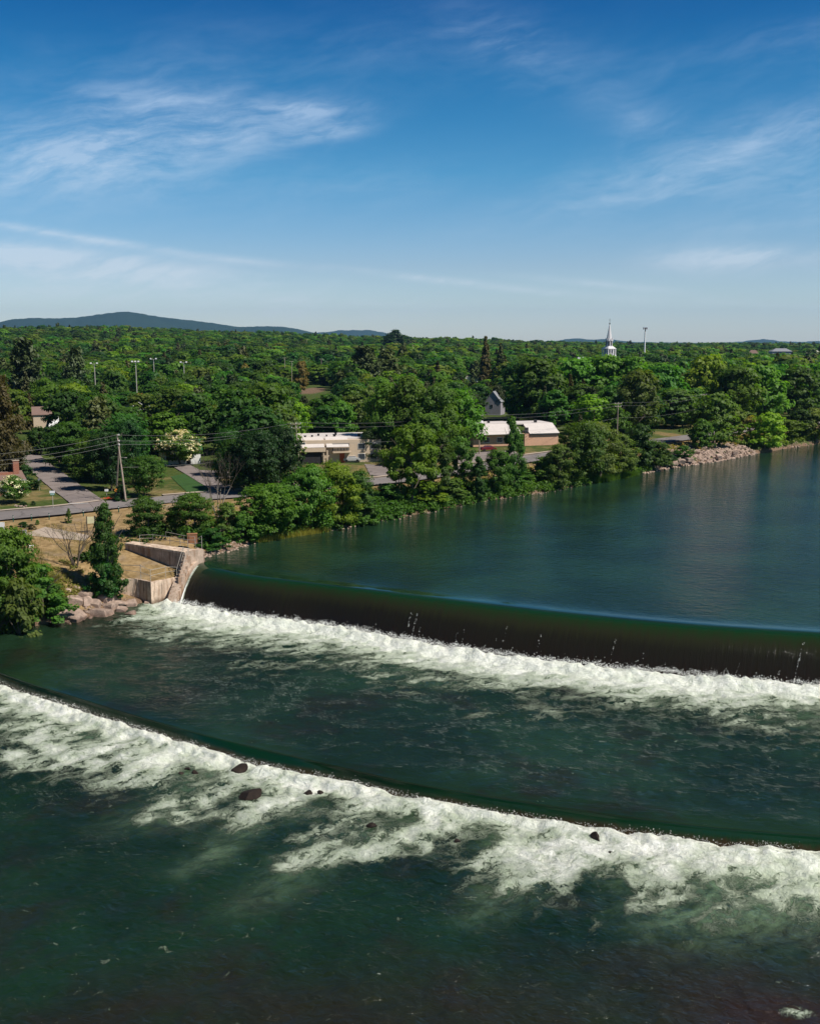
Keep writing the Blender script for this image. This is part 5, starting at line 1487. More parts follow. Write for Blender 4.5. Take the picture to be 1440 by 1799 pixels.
def rock(px, py, wpx, hpx, z, label, seed, blocky=0.5, mat=None, group=None, tilt=0.2, name='rock', cat='rock'):
    p = at(px, py, z); yc = p.length if False else math.hypot(p.y, CAM_H - z)
    me = rock_mesh(seed, blocky); me.materials.append(mat or M_rock)
    sx = wpx / F * yc * 0.90; sz = hpx / F * yc * 0.95
    o = link(name, me, None, (p.x, p.y, z + sz * 0.28))
    r_ = random.Random(seed)
    o.scale = (sx, (sx + sz) * 0.5, sz)
    o.rotation_euler = (r_.uniform(-tilt, tilt), r_.uniform(-tilt, tilt), r_.uniform(-.4, .4))
    return tag(o, label, cat, group)
def zat(px, py):
    return gp(px, py).z
for i, (px, py, w_, h_, bl, lab) in enumerate([
    (124, 1087, 46, 17, .3, 'large flat pinkish rock lying at the water edge on the left bank'),
    (185, 1060, 30, 22, .9, 'big square cut boulder left of the abutment'),
    (190, 1071, 24, 14, .9, 'angular slab under the big square boulder'),
    (149, 1052, 21, 15, .9, 'small square boulder at the top of the rock pile'),
    (134, 1064, 24, 19, .4, 'rounded grey boulder in the middle of the rock pile'),
    (150, 1066, 19, 15, .5, 'pale boulder right of the rounded grey one'),
    (167, 1067, 18, 14, .7, 'cube like boulder just left of the big square one'),
    (120, 1074, 20, 14, .4, 'weathered rock behind the large flat rock'),
    (158, 1058, 12, 10, .5, 'small grey stone wedged above the rock pile'),
    (178, 1080, 34, 12, .3, 'rust red flat rock at the water edge below the square boulder'),
    (150, 1080, 28, 10, .3, 'rusty low rock between the flat rock and the square boulder'),
    (206, 1066, 22, 10, .4, 'long reddish rock right of the square boulder'),
    (226, 1064, 26, 9, .3, 'low rock against the foot of the abutment wall'),
    (214, 1074, 16, 8, .3, 'grey wet rock where the white water starts'),
    (228, 1079, 14, 7, .3, 'dark wet rock in the edge of the foam'),
    (104, 1092, 22, 8, .3, 'low pale rock at the left end of the rock pile'),
    (141, 1076, 10, 7, .6, 'small pale stone right of the flat rock'),
    (198, 1050, 9, 7, .5, 'small stone under the dark bush by the abutment'),
    (115, 1062, 12, 9, .5, 'small stone at the upper left of the rock pile'),
    (136, 1035, 9, 6, .5, 'pale stone lying in the dry weeds'),
    (148, 1030, 8, 6, .5, 'upper pale stone lying in the dry weeds'),
    (120, 1040, 9, 7, .5, 'pale stone left of the others in the dry weeds'),
    (259, 1061, 8, 5, .4, 'small pale stone at the corner of the abutment wall')]):
    z = max(zat(px, py + h_ * 0.4), ZL - 0.1) + 0.1
    rock(px, py, w_, h_, z, lab, 40 + i, bl)
# rocks standing in the rapids of the low weir
for i, (px, py, w_, h_, lab) in enumerate([
    (439, 1398, 32, 18, 'largest dark boulder breaking the foam of the low weir'), (421, 1353, 22, 14, 'dark pointed rock in the foam close to the low weir'),
    (331, 1351, 15, 9, 'small dark rock in the foam at the left'), (320, 1360, 12, 7, 'tiny dark rock just left of the small one in the foam'),
    (541, 1393, 20, 12, 'dark wet rock half covered by foam near the centre'), (562, 1394, 14, 9, 'smaller rock right beside the half covered one'),
    (1046, 1473, 15, 13, 'pointed dark rock in the foam at the right'), (1150, 1526, 14, 8, 'dark rock in the patchy foam at the far right'),
    (805, 1478, 14, 8, 'low dark rock in the middle of the rapids'), (655, 1452, 26, 12, 'submerged brown rock below the centre foam'),
    (345, 1358, 14, 7, 'low wet rock right of the small dark rock at left'), (1075, 1500, 16, 7, 'low dark rock behind the pointed one'), (1400, 1783, 34, 10, 'wet rock washed by white water in the bottom right corner')]):
    z = ZB + (-0.10 if i != 12 else -0.25)
    k_ = 0.8 if i in (0, 1, 6, 12) else 0.6
    rock(px, py + h_ * .2, w_ * k_, h_ * 1.1 * k_, z, lab, 140 + i, .3, M_rockdark, tilt=.6)
# riprap slope at the right bend of the bank
def rip_mass(name, XY, smin, smax, label, mat, lift=0.1, lev=-0.1):
    n = len(XY); z = H(XY[:, 0], XY[:, 1])
    base_ = []
    import bmesh
    V, Fc = [], []
    t_ = rock_mesh(5, .5, 1)
    bv = np.array([v.co[:] for v in t_.vertices]); bf = np.array([p.vertices[:] for p in t_.polygons])
    bpy.data.meshes.remove(t_)
    for i in range(n):
        s_ = smin + (smax - smin) * random.random() ** 2.2
        rot = Matrix.Rotation(random.random() * 6.28, 3, 'Z') @ Matrix.Rotation(random.uniform(-.6, .6), 3, 'X') @ Matrix.Rotation(random.uniform(-.6, .6), 3, 'Y')
        sc = np.array([s_ * random.uniform(.8, 1.5), s_ * random.uniform(.6, 1), s_ * random.uniform(.4, .75)])
        p_ = (bv * sc) @ np.array(rot).T + np.array([XY[i, 0], XY[i, 1], max(z[i], lev) + lift * s_])
        V.append(p_); Fc.append(bf + i * len(bv))
    me = mesh_np(name, np.vstack(V), np.vstack(Fc), mat)
    return tag(link(name, me), label, 'stones', kind='stuff')
rip_mass('riprap', strip_pts(2300, (1205, 1330), -0.2, 14.5), 0.35, 0.95, 'slope of broken pale stone armouring the river bend', M_rip)
rip_mass('riprap', strip_pts(260, (1130, 1210), -0.4, 2.2), 0.3, 0.85, 'narrow band of pale stones at the waterline left of the stone slope', M_rip)
rip_mass('shore_stones', np.vstack([strip_pts(200, (362, 445), -0.3, 1.0), strip_pts(240, (560, 1060), -0.3, 0.8), strip_pts(200, (1370, 1480), -0.3, 2.5)]), 0.15, 0.45, 'small pale stones along the waterline', M_rip)
rip_mass('shore_stones', strip_pts(170, (85, 240), -0.6, 3.2, LOW), 0.15, 0.42, 'small rubble between the boulders on the left bank', M_rock, 0.1, ZL)
for i, (px, py, w_, h_, lab) in enumerate([(1183, 816, 10, 6, 'pale slab at the waterline below the small bright bush'), (1197, 812, 12, 6, 'long pale slab left of the stone slope'), (1210, 809, 11, 6, 'pale slab at the left foot of the stone slope'),
    (1236, 789, 9, 6, 'pale slab high on the stone slope'), (1222, 795, 9, 5, 'pale slab in the upper left of the stone slope'), (1290, 797, 8, 5, 'pale slab at the right of the stone slope'), (1262, 803, 8, 5, 'pale stone at the centre foot of the slope')]):
    rock(px, py, w_, h_, zat(px, py) + 0.35, lab, 240 + i, .8, M_rip)

# ------------------------------------------------------------------ poles and wires
def pole_h(px, base, top):
    p = gp(px, base); d = ray(px, top); dist = math.hypot(p.x, p.y)
    return p, CAM_H + d.z / math.hypot(d.x, d.y) * dist - p.z
HEADS = {}
def utility_pole(px, base, top, lean, label, arms=2, transformer=False, lamp=False, r=0.17):
    p, h = pole_h(px, base, top)
    o = empty('utility_pole', p); tag(o, label, 'utility pole', 'wooden utility poles')
    tipx = lean * h
    MB().tube((0, 0, -0.5), (tipx, 0, h), r, r * 0.62, 10).build('pole', M_pole, o)
    for k in range(arms):
        z = h - 0.35 - 0.9 * k
        m = MB(); m.box((tipx * z / h, -0.16, z), (2.3 - 0.3 * k, 0.12, 0.14), 0.25); m.build('crossarm', M_pole, o)
        for s_ in (-1, 0.1, 1):
            x_ = tipx * z / h + s_ * (1.05 - .15 * k)
            MB().tube((x_, -0.16 + s_ * .25, z + 0.06), (x_, -0.16 + s_ * .25, z + 0.30), 0.07, 0.045, 6).build('insulator', M_white, o)
    if transformer:
        for s_ in (-1, 1):
            z = h * 0.56
            m = MB(); x_ = tipx * z / h + s_ * 0.52
            m.tube((x_, -0.1, z), (x_, -0.1, z + 1.15), 0.36, 0.36, 12); m.tube((x_, -0.1, z + 1.15), (x_, -0.1, z + 1.3), 0.30, 0.12, 10); m.build('transformer', M_steel, o)
    if lamp:
        z = h * 0.66; m = MB(); m.tube((tipx * z / h, 0, z), (tipx * z / h + 1.4, -0.5, z + .25), 0.04, 0.03, 5); m.box((tipx * z / h + 1.6, -0.55, z + .24), (0.55, .25, .13)); m.build('street_lamp_arm', M_steel, o)
    HEADS[label] = (p, h, tipx)
    return o
L1 = 'two wooden poles leaning together like an A at the road junction'
p1, h_1 = pole_h(222, 882, 763)
oA = empty('utility_pole', p1); tag(oA, L1, 'utility pole', 'wooden utility poles')
off = gp(204, 872) - p1
tx = -1.15
MB().tube((0, 0, -0.4), (tx, 0.1, h_1), 0.19, 0.12, 10).build('pole', M_pole, oA)
MB().tube((off.x, off.y, off.z - 0.4), (tx + 0.25, 0.4, h_1 * 0.86), 0.17, 0.12, 10).build('brace_pole', M_pole, oA)
for i, zz in enumerate((h_1 - 0.1, h_1 - 1.2, h_1 - 1.9)):
    MB().tube((tx + .15, -.1, zz), (tx + .42, -.12, zz + .05), 0.06, 0.09, 6).tube((tx + .42, -.12, zz - .1), (tx + .42, -.12, zz + .2), 0.08, 0.06, 6).build('insulator', M_white, oA)
MB().tube((tx * .62, 0, h_1 * .66), (tx * .62 + 1.0, -.3, h_1 * .66 + .05), 0.035, 0.03, 5).box((tx * .62 + 1.1, -.3, h_1 * .66 + .02), (.4, .22, .12)).build('street_lamp_arm', M_steel, oA)
HEADS['A'] = (p1, h_1, tx)
utility_pole(528, 838, 742, -0.075, 'pole with two grey transformers in front of the cream building', 2, True)
utility_pole(842, 798, 728, -0.03, 'thin pale pole standing by the yard of the red car', 1)
utility_pole(1083, 775, 707, 0, 'pole with crossed arms right of the brown spruces', 2)
utility_pole(1353, 738, 678, -0.02, 'last wooden pole above the bank trees at the right', 2)
utility_pole(1232, 752, 692, 0, 'pole nearly hidden by leaves between the park and the stony bank', 1)
utility_pole(113.5, 797, 756, -0.03, 'small pole among the dark trees by the side street', 0, False, True, 0.13)
utility_pole(501, 672, 628, 0, 'left of the pair of far poles with bright cross arms', 1, r=0.22)
utility_pole(513, 676, 634, 0, 'right of the pair of far poles with bright cross arms', 1, r=0.22)
utility_pole(565, 674, 630, 0, 'single far pole with a bright cross arm', 1, r=0.22)
def wire(a, b, sag, label, r=0.022, group=None):
    a, b = Vector(a), Vector(b); n = 14; pts = []
    for i in range(n + 1):
        t = i / n; p = a.lerp(b, t); p.z -= sag * 4 * t * (1 - t); pts.append(p - a)
    o = MB().path(pts, r, 4).build('power_line', M_wire, None, a)
    return tag(o, label, 'wire', group)
def head(k, dz=0.0, dx=0.0, dy=0.0):
    p, h, t_ = HEADS[k]; return (p.x + t_ + dx, p.y + dy, p.z + h + dz)
K2, K3, K4, K5, K6 = ('pole with two grey transformers in front of the cream building', 'thin pale pole standing by the yard of the red car', 'pole with crossed arms right of the brown spruces',
                  'last wooden pole above the bank trees at the right', 'pole nearly hidden by leaves between the park and the stony bank')
pL = at(-160, 842, 12.0)
for i, (zA, nm) in enumerate(((-0.1, 'top'), (-1.2, 'middle'), (-1.9, 'lowest'))):
    a = Vector(head('A', zA, -0.1)); b = Vector((pL.x, pL.y, a.z - 0.6))
    wire(b, a, 1.0, nm + ' of the three wires leaving the double pole over the side street')
    wire(head('A', zA, 0.4), head(K2, zA * 0.55, -0.3, 0.1 * i), 1.1, nm + ' wire from the double pole to the transformer pole')
for i, (dz, nm) in enumerate(((0.0, 'upper'), (-0.9, 'lower'), (-4.6, 'lowest slack'))):
    wire(head(K2, dz, 0.2), head(K3, dz, 0), 1.0, nm + ' wire between the transformer pole and the thin pale pole')
    wire(head(K3, dz, 0.2), head(K4, dz, 0), 1.2, nm + ' wire between the thin pale pole and the pole by the spruces')
    wire(head(K4, dz, 0.2), head(K6, dz, 0), 1.0, nm + ' wire running right from the pole by the spruces')
    wire(head(K6, dz, 0.2), head(K5, dz, 0), 1.2, nm + ' wire ending at the last wooden pole on the right')
wire(head('A', -6.2, 0.5), head(K2, -6.0, 0), 0.9, 'slack cable low between the double pole and the transformer pole', 0.03)
def flood_pole(px, base, top, dist, label, arms=2):
    d = ray(px, top); k = dist / math.hypot(d.x, d.y); x_, y_ = d.x * k, d.y * k; z0 = h1(x_, y_); h = CAM_H + d.z * k - z0
    o = empty('floodlight_pole', (x_, y_, z0)); tag(o, label, 'floodlight pole', 'floodlight poles rising from the wood')
    MB().tube((0, 0, -.5), (0, 0, h), 0.28, 0.17, 8).build('pole', M_steel, o)
    MB().box((0, -.15, h - .1), (3.0, .14, .14), 0.2).build('crossarm', M_steel, o)
    for i in range(arms):
        s_ = (i - (arms - 1) / 2) * 2.4 / max(1, arms - 1)
        MB().box((s_, -.45 + s_ * .2, h + .25), (.75, .55, .5), 0.3).build('floodlight', M_white, o)
flood_pole(166, 668, 639, 450, 'leftmost floodlight pole above the wood', 2)
flood_pole(238.5, 680, 636, 430, 'tallest floodlight pole left of centre of the wood', 3)
flood_pole(270, 660, 631, 520, 'farthest floodlight pole with only its head above the leaves', 2)
flood_pole(323, 655, 637, 470, 'rightmost floodlight pole above the wood', 2)
# tall mast on the skyline
dM = ray(1133, 575); k = 880 / math.hypot(dM.x, dM.y); xm, ym = dM.x * k, dM.y * k; zm = h1(xm, ym); hm = CAM_H + dM.z * k - zm
o = empty('mast', (xm, ym, zm)); tag(o, 'tall white mast with a dark antenna head on the skyline right of the steeple', 'mast')
MB().tube((0, 0, 0), (0, 0, hm - 3.5), 0.75, 0.55, 10).build('pole', M_white, o)
m = MB(); m.tube((0, 0, hm - 3.5), (0, 0, hm - .5), .35, .3, 8)
m.box((0, 0, hm - 1.0), (3.0, .25, .25)).box((0, 0, hm - 2.6), (.25, 3.0, .25)).build('antenna_frame', M_dark, o)
for i, a in enumerate((0.2, 1.5, 2.6, 3.7, 5.0)):
    MB().box((math.cos(a) * 1.5, math.sin(a) * 1.2, hm - 0.9), (.7, .4, 1.7), a).build('antenna', M_siding, o)

# ------------------------------------------------------------------ church steeple
dC = 700; dch = ray(1070.7, 560); k = dC / math.hypot(dch.x, dch.y); xc, yc_ = dch.x * k, dch.y * k; zc_ = h1(xc, yc_)
o = empty('church', (xc, yc_, zc_), 0.5); tag(o, 'white church steeple with open belfry and cross rising over the maples', 'church')
ztop = CAM_H + dch.z * k - zc_
ppm = F / yc_
def zpx(py): return CAM_H + ray(1070.7, py).z / math.hypot(ray(1070.7, py).x, ray(1070.7, py).y) * dC - zc_
M_spire = plain('spire_metal', (0.66, 0.63, 0.63), 0.55, 0.15, 0.5)
def frustum(z0, z1, r0, r1, n=8, ph=0.39):
    m = MB(); v = []
    for z, r in ((z0, r0), (z1, r1)):
        v += [(math.cos(ph + 2 * math.pi * i / n) * r, math.sin(ph + 2 * math.pi * i / n) * r, z) for i in range(n)]
    m.add(v, [(i, (i + 1) % n, n + (i + 1) % n, n + i) for i in range(n)] + [tuple(reversed(range(n))), tuple(range(n, 2 * n))]); return m
frustum(zpx(597), zpx(569), 1.95, 0.18).build('spire', M_spire, o)
MB().tube((0, 0, zpx(569)), (0, 0, zpx(559)), .12, .07, 6).box((0, 0, zpx(562.3)), (1.5, .16, .2), 0.2).tube((0, 0, zpx(569.5)), (0, 0, zpx(567.5)), .42, .42, 8).build('cross', M_dark, o)
frustum(zpx(610), zpx(597), 2.35, 2.2).build('lantern', M_spire, o)
for i in range(8):
    a = 0.39 + math.pi / 8 + i * math.pi / 4
    MB().box((math.cos(a) * 2.12, math.sin(a) * 2.12, zpx(603.3)), (.2, .9, 3.0), a).build('louvre', M_dark, o)
    MB().prism([(math.cos(a - .28) * 2.3, math.sin(a - .28) * 2.3), (math.cos(a) * 2.6, math.sin(a) * 2.6), (math.cos(a + .28) * 2.3, math.sin(a + .28) * 2.3)], zpx(599), [zpx(597.5), zpx(592.5), zpx(597.5)]).build('gable', M_spire, o)
frustum(zpx(612.3), zpx(608.0), 4.7, 2.5, 4, math.pi / 4).build('belfry_roof', M_spire, o)
MB().box((0, 0, zpx(612.7)), (6.9, 6.9, .5)).build('belfry_cornice', M_spire, o)
for sx in (-3, -1, 1, 3):
    for sy in (-3, -1, 1, 3):
        if abs(sx) == 3 or abs(sy) == 3: MB().box((sx, sy, (zpx(613) + zpx(624)) / 2), (.6, .6, zpx(613) - zpx(624))).build('belfry_column', M_spire, o)
MB().box((0, 0, (zpx(624) + 0) / 2), (7, 7, zpx(624))).build('tower', M_white, o)
MB().box((0, 0, zpx(619)), (3.4, 3.4, zpx(613.5) - zpx(624))).build('belfry_core', M_roofg, o)
m = MB(); zr = zpx(634)
m.add([(3.5, -6, zr - 6), (13, -6, zr - 6), (13, 6, zr - 6), (3.5, 6, zr - 6), (3.5, 0, zr), (13, 0, zr)], [(0, 1, 5, 4), (2, 3, 4, 5), (0, 4, 3), (1, 2, 5)]); m.build('nave_roof', M_roofw, o)
MB().box((8.2, 0, (zr - 6) / 2), (9.4, 11.6, zr - 6)).build('nave', M_white, o)

# ------------------------------------------------------------------ buildings
def base(px, py, name, label, rz=0.0, cat='building'):
    p = gp(px, py); o = empty(name, p, rz); tag(o, label, cat); return o, p
def gable_roof(w_, d_, z, rise, ov=.35, axis='x', th=0.14):
    m = MB(); x, y = w_ / 2 + ov, d_ / 2 + ov
    if axis == 'x': r_ = [(-x, 0, z + rise), (x, 0, z + rise)]; c = [(-x, -y, z), (x, -y, z), (x, y, z), (-x, y, z)]; f = [(0, 1, 5, 4), (2, 3, 4, 5)]
    else: r_ = [(0, -y, z + rise), (0, y, z + rise)]; c = [(-x, -y, z), (x, -y, z), (x, y, z), (-x, y, z)]; f = [(1, 2, 5, 4), (3, 0, 4, 5)]
    v = c + r_; vb = [(a, b, e - th) for a, b, e in v]
    m.add(v, f); m.add(vb, [tuple(reversed(q)) for q in f])
    for a, b in ([(0, 1), (2, 3), (0, 4), (4, 3), (1, 5), (5, 2)] if axis == 'x' else [(1, 2), (3, 0), (0, 4), (4, 1), (3, 5), (5, 2)]):
        m.add([v[a], v[b], vb[b], vb[a]], [(0, 1, 2, 3)])
    return m
def walls(w_, d_, h, rise=0, axis='x'):
    m = MB(); m.box((0, 0, h / 2), (w_, d_, h))
    if rise:
        if axis == 'x':
            for s_ in (-1, 1): m.add([(s_ * w_ / 2, -d_ / 2, h), (s_ * w_ / 2, d_ / 2, h), (s_ * w_ / 2, 0, h + rise)], [(0, 1, 2)])
        else:
            for s_ in (-1, 1): m.add([(-w_ / 2, s_ * d_ / 2, h), (w_ / 2, s_ * d_ / 2, h), (0, s_ * d_ / 2, h + rise)], [(0, 1, 2)])
    return m
def window(o, x, y, z, w_=1.0, h=1.2, side='front', frame=None):
    """framed pane proud of a wall; side gives the wall it sits on"""
    if side == 'front': f = MB().box((x, y - .05, z), (w_ + .16, .1, h + .16)); g = MB().box((x, y - .085, z), (w_, .06, h))
    else: f = MB().box((x + .05, y, z), (.1, w_ + .16, h + .16)); g = MB().box((x + .085, y, z), (.06, w_, h))
    fo = f.build('window', frame or M_white, o); g.build('pane', M_glass, fo)
# cream apartment building
o, p = base(588, 806, 'apartment_building', 'cream two storey apartment building with sloping roof edge and balcony', 0.22)
walls(21, 17, 5.6).build('wall', M_cream, o)
MB().box((0, 1.2, 5.75), (21.6, 15.6, .3)).build('roof', M_roofw, o)
sl_ = MB()
for x0_, x1_ in ((-10.2, -3.9), (-3.4, 2.2)):
    sl_.add([(x0_, -9.6, 4.0), (x1_, -9.6, 4.0), (x1_, -6.3, 6.3), (x0_, -6.3, 6.3), (x0_, -9.4, 3.8), (x1_, -9.4, 3.8), (x1_, -6.1, 6.0), (x0_, -6.1, 6.0)],
            [(0, 1, 2, 3), (7, 6, 5, 4), (0, 4, 5, 1), (0, 3, 7, 4), (1, 5, 6, 2), (3, 2, 6, 7)])
sl_.build('sloping_roof_edge', M_roofw, o)
MB().box((-6.9, -9.35, 3.4), (6.6, .5, 1.0)).build('fascia', M_cream, o)
MB().box((-7.0, -8.72, 1.4), (5.0, .4, 2.6)).build('garage_opening', M_dark, o)  # solid dark slab, the shade of the recess put into its colour
MB().box((-3.2, -9.3, 1.6), (.35, .35, 3.2)).box((-4.1, -9.3, 1.6), (.25, .25, 3.2)).build('column', M_cream, o)
MB().box((0.4, -9.2, 2.7), (4.6, 1.8, .3)).build('balcony_floor', M_cream, o)
m = MB()
for i in range(12): m.box((-1.6 + i * .37, -10.0, 3.35), (.06, .06, .9))
m.box((0.4, -10.0, 3.85), (4.6, .08, .08)); m.build('balcony_railing', M_cream, o)
MB().box((0.3, -8.62, 3.9), (4.2, .2, 1.7)).build('balcony_door', M_glass, o)
MB().box((0.6, -8.6, 1.2), (1.2, .2, 2.3)).build('door', M_redroof, o)
window(o, 5.5, -8.5, 4.0, 1.6, 1.3); window(o, 8.6, -8.5, 4.0, 1.6, 1.3); window(o, 5.5, -8.5, 1.4, 1.6, 1.3); window(o, 8.6, -8.5, 1.4, 1.6, 1.3); window(o, -9.0, -8.5, 4.6, .9, 1.0)
for x_, y_, s_ in ((-8.0, -4, .5), (-6.0, -2, .4), (-4.0, 1, .45), (-2.2, -1.2, .35), (-0.4, -2.5, .6), (0.6, 2.0, .5), (6.0, -2, .6)):
    MB().box((x_, y_, 5.9 + s_ / 2), (s_, s_, s_)).box((x_, y_, 5.95 + s_), (s_ * 1.3, s_ * 1.3, .08)).build('roof_vent', M_dark, o)
# pale roofed brick building
o, p = base(934, 779, 'community_hall', 'long low building with a pale sloping roof and pinkish brick end', 0.30)
walls(11, 12, 3.4).build('wall', M_brickpale, o)
m = MB(); m.add([(-3.6, -6.5, 3.5), (5.7, -6.5, 3.5), (5.7, -1.5, 6.0), (-3.6, -1.5, 6.0), (-3.6, -6.3, 3.25), (5.7, -6.3, 3.25), (5.7, -1.4, 5.7), (-3.6, -1.4, 5.7)],
      [(0, 1, 2, 3), (7, 6, 5, 4), (0, 4, 5, 1), (0, 3, 7, 4), (1, 5, 6, 2), (3, 2, 6, 7)]); m.build('sloping_roof', M_roofw, o)
MB().box((1.0, -6.25, 3.15), (9.0, .25, .35)).build('fascia', M_dark, o)
MB().box((0, 3, 5.9), (11.3, 9.0, .3)).build('roof', M_roofw, o)
MB().box((-4.6, -6.3, 4.4), (1.0, .5, 1.7)).build('roof_niche', M_dark, o)  # dark block painted in place of the shaded hollow
MB().box((-4.6, -6.25, 1.7), (1.2, .6, 3.3)).build('pier', M_brickpale, o)
MB().box((1.2, 0.6, 6.5), (.7, .7, .9)).build('roof_vent', M_dark, o)
walls(14, 12, 3.4).build('wall', M_brickpale, o).location = (-13, 1.5, 0)
m = MB(); m.add([(-20.3, -6.2, 3.5), (-5.6, -6.2, 3.5), (-5.6, 0.5, 6.0), (-20.3, 0.5, 6.0), (-20.3, -6.0, 3.25), (-5.6, -6.0, 3.25), (-5.6, .6, 5.7), (-20.3, .6, 5.7)],
      [(0, 1, 2, 3), (7, 6, 5, 4), (0, 4, 5, 1), (0, 3, 7, 4), (1, 5, 6, 2), (3, 2, 6, 7)]); m.build('sloping_roof', M_roofw, o)
MB().box((-13, 4.5, 5.9), (14.6, 8.4, .3)).build('roof', M_roofw, o)
for x_ in (-17.5, -14.6, -12.5): MB().box((x_, 3.0, 6.35), (.6, .6, .8)).build('roof_vent', M_dark if x_ != -14.6 else M_white, o)
window(o, -16, -4.5, 1.8, 1.6, 1.3); window(o, -12, -4.5, 1.8, 1.6, 1.3); window(o, -8.6, -4.5, 1.8, 1.6, 1.3)
# grey gabled house
o, p = base(869, 728, 'house', 'grey steep gabled house with a blank end wall between the trees', -0.28, 'house')
walls(6.2, 9, 5.2, 4.0, 'y').build('wall', M_siding, o); gable_roof(6.2, 9, 5.2, 4.1, .25, 'y').build('roof', M_roofg, o)
window(o, -.4, -4.5, 3.6, .8, 1.0, frame=M_siding); window(o, 1.5, -4.5, 5.4, .5, .8, frame=M_siding)
# white gabled house upper left
o, p = base(76, 762, 'house', 'tall white house with a brown roof half hidden by the dark trees', 0.35, 'house')
walls(5.2, 7, 6.3).build('wall', M_cream, o); gable_roof(5.2, 7, 6.3, 2.3, .4, 'x').build('roof', M_roofb, o)
m = MB(); m.add([(2.3, -3.6, 6.2), (4.9, -3.6, 6.2), (4.9, -6.2, 0), (1.4, -6.2, 0), (2.3, -3.2, 6.2), (4.9, -3.2, 6.2), (4.9, -5.8, 0), (1.4, -5.8, 0)],
      [(3, 2, 1, 0), (4, 5, 6, 7), (0, 1, 5, 4), (2, 3, 7, 6), (1, 2, 6, 5), (3, 0, 4, 7)]); m.build('sloping_wall', M_white, o)
m = MB(); m.add([(0.1, -3.56, .6), (1.9, -3.56, .6), (1.9, -3.56, 5.2), (.1, -3.50, .6), (1.9, -3.50, .6), (1.9, -3.50, 5.2)], [(0, 1, 2), (5, 4, 3), (0, 3, 4, 1), (1, 4, 5, 2), (2, 5, 3, 0)]); m.build('tall_window', M_glass, o)
# brick house at the left edge
o, p = base(-14, 868, 'house', 'red brick bungalow with white roof edge and tall chimney at the left edge', 0.55, 'house')
walls(11, 8, 2.9).build('wall', M_brick, o)
MB().box((0, 0, 3.0), (11.8, 8.8, .2)).build('roof_edge', M_white, o); gable_roof(11.2, 8.2, 3.1, 1.3, .3, 'x').build('roof', M_roofb, o)
ch = MB().box((4.6, -1.2, 3.9), (1.1, 1.1, 5.2)).build('chimney', M_brick, o); MB().box((4.6, -1.2, 6.58), (1.3, 1.3, .16)).build('chimney_cap', M_walk, ch)
MB().box((2.4, -1.6, 3.7), (3.2, .5, 1.2)).build('brick_parapet', M_brick, o)
window(o, 1.5, -4.0, 1.6, 1.8, 1.2); window(o, -2.4, -4.0, 1.6, 1.8, 1.2); window(o, 5.5, 0.6, 1.6, 1.6, 1.2, 'side')
# white house behind the blossoms
o, p = base(318, 813, 'house', 'white house with a green metal roof behind the large blossoming tree', 0.3, 'house')
walls(9, 8, 3.6).build('wall', M_white, o); gable_roof(9, 8, 3.6, 2.2, .5, 'x').build('roof', M_greenroof, o)
window(o, -1.0, -4.0, 1.9, 1.4, 1.2, frame=M_dark); window(o, -3.2, -4.0, 1.9, 1.0, 1.2, frame=M_dark); MB().box((1.6, -4.06, 1.1), (1.0, .1, 2.1)).build('door', M_dark, o)
def small_house(px, py, label, w_, d_, h, rise, wm, rm, rz, ax='x', lift=0.0):
    o, p = base(px, py, 'house', label, rz, 'house'); o.location.z += lift
    walls(w_, d_, h, rise, ax).build('wall', wm, o); gable_roof(w_, d_, h, rise + .08, .3, ax).build('roof', rm, o)
    window(o, -w_ * .22, -d_ / 2, h * .55, 1.0, 1.1); window(o, w_ * .22, -d_ / 2, h * .55, 1.0, 1.1)
    return o
small_house(241, 728, 'white house with an orange red roof peeping through the trees', 8, 8, 5.2, 3.0, M_white, M_redroof, 0.8, 'y')
small_house(1438, 714, 'white trimmed house with a brown roof at the right edge', 9, 9, 4.4, 3.6, M_siding, M_roofb, 0.35, 'y')
small_house(832, 672, 'white low house seen through a gap above the bright tree', 13, 8, 4.2, 1.6, M_white, M_roofw, 0.1)
small_house(1020, 650, 'small white roofed building glimpsed left below the steeple', 7, 7, 9.0, 3.0, M_white, M_white, 0.6, 'y')
def far_block(px, py, dist, w_, h, label, wm, rm):
    d = ray(px, py); k = dist / math.hypot(d.x, d.y); x_, y_ = d.x * k, d.y * k; z_ = h1(x_, y_); zt = CAM_H + d.z * k
    o = empty('distant_building', (x_, y_, z_)); tag(o, label, 'building')
    hh = zt - z_
    MB().box((0, 0, hh * .42), (w_, w_ * .5, hh * .84)).build('wall', wm, o)
    m = MB(); x0_, y0_, zz = w_ / 2 * 1.04, w_ * .28, hh * .84
    m.add([(-x0_, -y0_, zz), (x0_, -y0_, zz), (x0_, y0_, zz), (-x0_, y0_, zz), (-x0_ * .45, 0, hh), (x0_ * .55, 0, hh)], [(0, 1, 5, 4), (2, 3, 4, 5), (0, 4, 3), (1, 2, 5), (3, 2, 1, 0)]); m.build('roof', rm, o)
far_block(1370, 612, 1100, 20, 8, 'low grey roofed building far off near the right horizon', M_siding, M_roofg)
far_block(1428, 613, 1150, 9, 8, 'small pale building at the right end of the horizon', M_white, M_roofw)
far_block(1322, 615, 1000, 9, 8, 'small pinkish house far off right of the lime green tree', M_brickpale, M_roofb)

